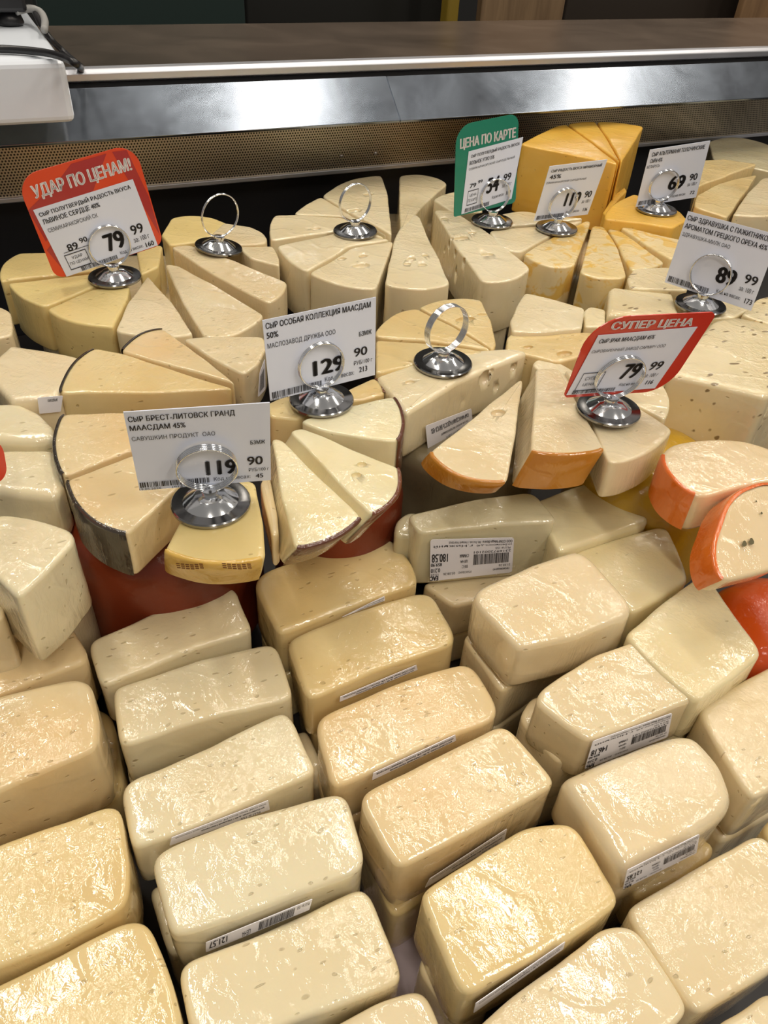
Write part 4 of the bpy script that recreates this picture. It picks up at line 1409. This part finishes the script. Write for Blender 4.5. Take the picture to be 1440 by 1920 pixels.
c129 = [('СЫР ОСОБАЯ КОЛЛЕКЦИЯ МААСДАМ', .02, .035, .95, .12, 1), ('50%', .02, .15, .12, .22, 1), ('МАСЛОЗАВОД ДРУЖБА ООО', .02, .28, .62, .35, 0), ('БЗМЖ', .84, .38, .96, .44, 1), ('129', .40, .62, .70, .82, 2), ('90', .79, .58, .92, .69, 1), ('РУБ/100 г', .79, .745, .97, .80, 0),
        (CODE, .51, .86, .79, .93, 0), ('213', .84, .84, .92, .91, 1), ('|', .02, .89, .48, .975, 0), ('09.05.2026', .0, .98, .16, .999, 0)]
price_card([(492, 601), (705, 557), (703, 703), (507, 752)], p2, 'white card on the second wheel from the left, price 129 90', items=c129)
c119 = [('СЫР БРЕСТ-ЛИТОВСК ГРАНД', .02, .05, .75, .125, 1), ('МААСДАМ 45%', .02, .155, .40, .23, 1), ('САВУШКИН ПРОДУКТ  ОАО', .02, .29, .60, .35, 0), ('БЗМЖ', .85, .44, .96, .49, 1), ('119', .505, .665, .74, .86, 2), ('90', .82, .65, .94, .76, 1), ('РУБ/100 г', .83, .805, .985, .85, 0),
        (CODE, .56, .89, .84, .95, 0), ('45', .88, .89, .94, .945, 1), ('|', .01, .885, .53, .955, 0), ('19.05.2026', .0, .965, .16, .992, 0), ('1014', .24, .965, .32, .99, 0)]
price_card([(231, 773), (506, 755), (508, 900), (262, 920)], p3, 'biggest and nearest white card, price 119 90', items=c119)
cgr = [('СЫР ПОЛУТВЕРДЫЙ РАДОСТЬ ВКУСА', .05, .05, .95, .12, 1), ('ВОЛЬНОЕ УТРО 35%', .04, .16, .5, .22, 1), ('СЕМИКАРАКОРСКИЙ СЫРОДЕЛЬНЫЙ', .04, .26, .9, .31, 0), ('79', .10, .53, .22, .60, 1), ('99', .25, .51, .34, .56, 1), ('#', .08, .64, .28, .88, 0), ('ЦЕНА', .12, .70, .25, .75, 0), ('ПО КАРТЕ', .10, .78, .27, .83, 0),
       ('54', .44, .52, .68, .78, 2), ('99', .75, .53, .90, .65, 1), ('за: 100 г', .75, .69, .93, .75, 0), (CODE, .58, .84, .82, .90, 0), ('160', .86, .83, .95, .90, 1), ('|', .06, .92, .54, .985, 0)]
price_card([(856, 236), (973, 212), (967, 380), (851, 407)], p4, 'green card with a white heading and a price of 54 99', back=GREEN, rad=(.2, .12, .06, .02), paper=[(879, 284), (981, 257), (959, 373), (865, 402)],
           head=[('ЦЕНА ПО КАРТЕ', .06, .14, .96, .27, 2)], items=cgr)
cs = lambda a, b, c, pr, k, code: [(a, .05, .05, .93, .12, 1), (b, .05, .16, .25, .23, 1), (c, .02, .27, .02+.026*len(c), .32, 0), (pr, .46, .53, .74, .78, 2), (k, .80, .54, .93, .66, 1), ('за: 100 г', .79, .70, .95, .76, 0), (CODE, .55, .87, .80, .93, 0), (code, .87, .86, .95, .92, 1), ('|', .03, .90, .52, .975, 0)]
price_card([(1031, 312), (1139, 299), (1102, 402), (1001, 415)], p5, 'small white card leaning left of the yellow stack, price 119 90', items=cs('СЫР РАДОСТЬ ВКУСА МРАМОРНЫЙ', '45%', 'СЕМИКАРАКОРСКИЙ СЫРОДЕЛЬНЫЙ', '119', '90', '136'))
price_card([(1219, 281), (1332, 264), (1305, 370), (1192, 388)], p6, 'white card right of the yellow stack, price 69 90', items=cs('СЫР АЛЬТЕРМАНИ ТОЛОЧИНСКИЕ', 'СЫРЫ 45%', 'БЕЛАРУСЬ', '69', '90', '72'))
c89 = [('СЫР ЗДРАВУШКА С ПАЖИТНИКОМ И', .02, .04, 1.0, .12, 1), ('АРОМАТОМ ГРЕЦКОГО ОРЕХА 45%', .02, .15, .93, .23, 1), ('ЗДРАВУШКА-МИЛК ОАО', .02, .27, .56, .33, 0), ('89', .52, .56, .74, .78, 2), ('99', .82, .56, .96, .68, 1), ('за: 100 г', .80, .73, .96, .79, 0), (CODE, .58, .86, .85, .92, 0), ('173', .90, .86, .98, .93, 1), ('|', .03, .89, .50, .97, 0)]
price_card([(1290, 396), (1462, 441), (1408, 583), (1246, 529)], p7, 'white card cut by the right edge, tilted right, price 89 99', items=c89)
c79 = [('СЫР SPAR МААСДАМ 45%', .04, .06, .60, .14, 1), ('СЫРОВАРЕННЫЙ ЗАВОД САРМИЧ ООО', .02, .22, .78, .29, 0), ('#', .06, .62, .30, .93, 0), ('СУПЕР', .11, .69, .26, .75, 0), ('ЦЕНА', .12, .80, .24, .86, 0), ('79', .48, .52, .68, .78, 2), ('99', .76, .52, .90, .66, 1), ('за: 100 г', .76, .72, .92, .78, 0),
       (CODE, .54, .85, .78, .91, 0), ('116', .84, .84, .92, .91, 1), ('|', .05, .92, .52, .985, 0)]
price_card([(1112, 596), (1346, 585), (1250, 733), (1056, 746)], p8, 'slanted orange-red card on the right with a price of 79 99', back=REDC, rad=(.38, .08, .3, .06), paper=[(1122, 629), (1308, 613), (1228, 728), (1062, 741)],
           head=[('СУПЕР ЦЕНА', .17, .05, .84, .165, 2)], items=c79)
price_card([(-95, 800), (4, 826), (16, 898), (-70, 925)], atz(-30, 920, .02), 'orange-red card corner cut by the left edge', back=REDC, rad=(.2, .35, .35, .2))
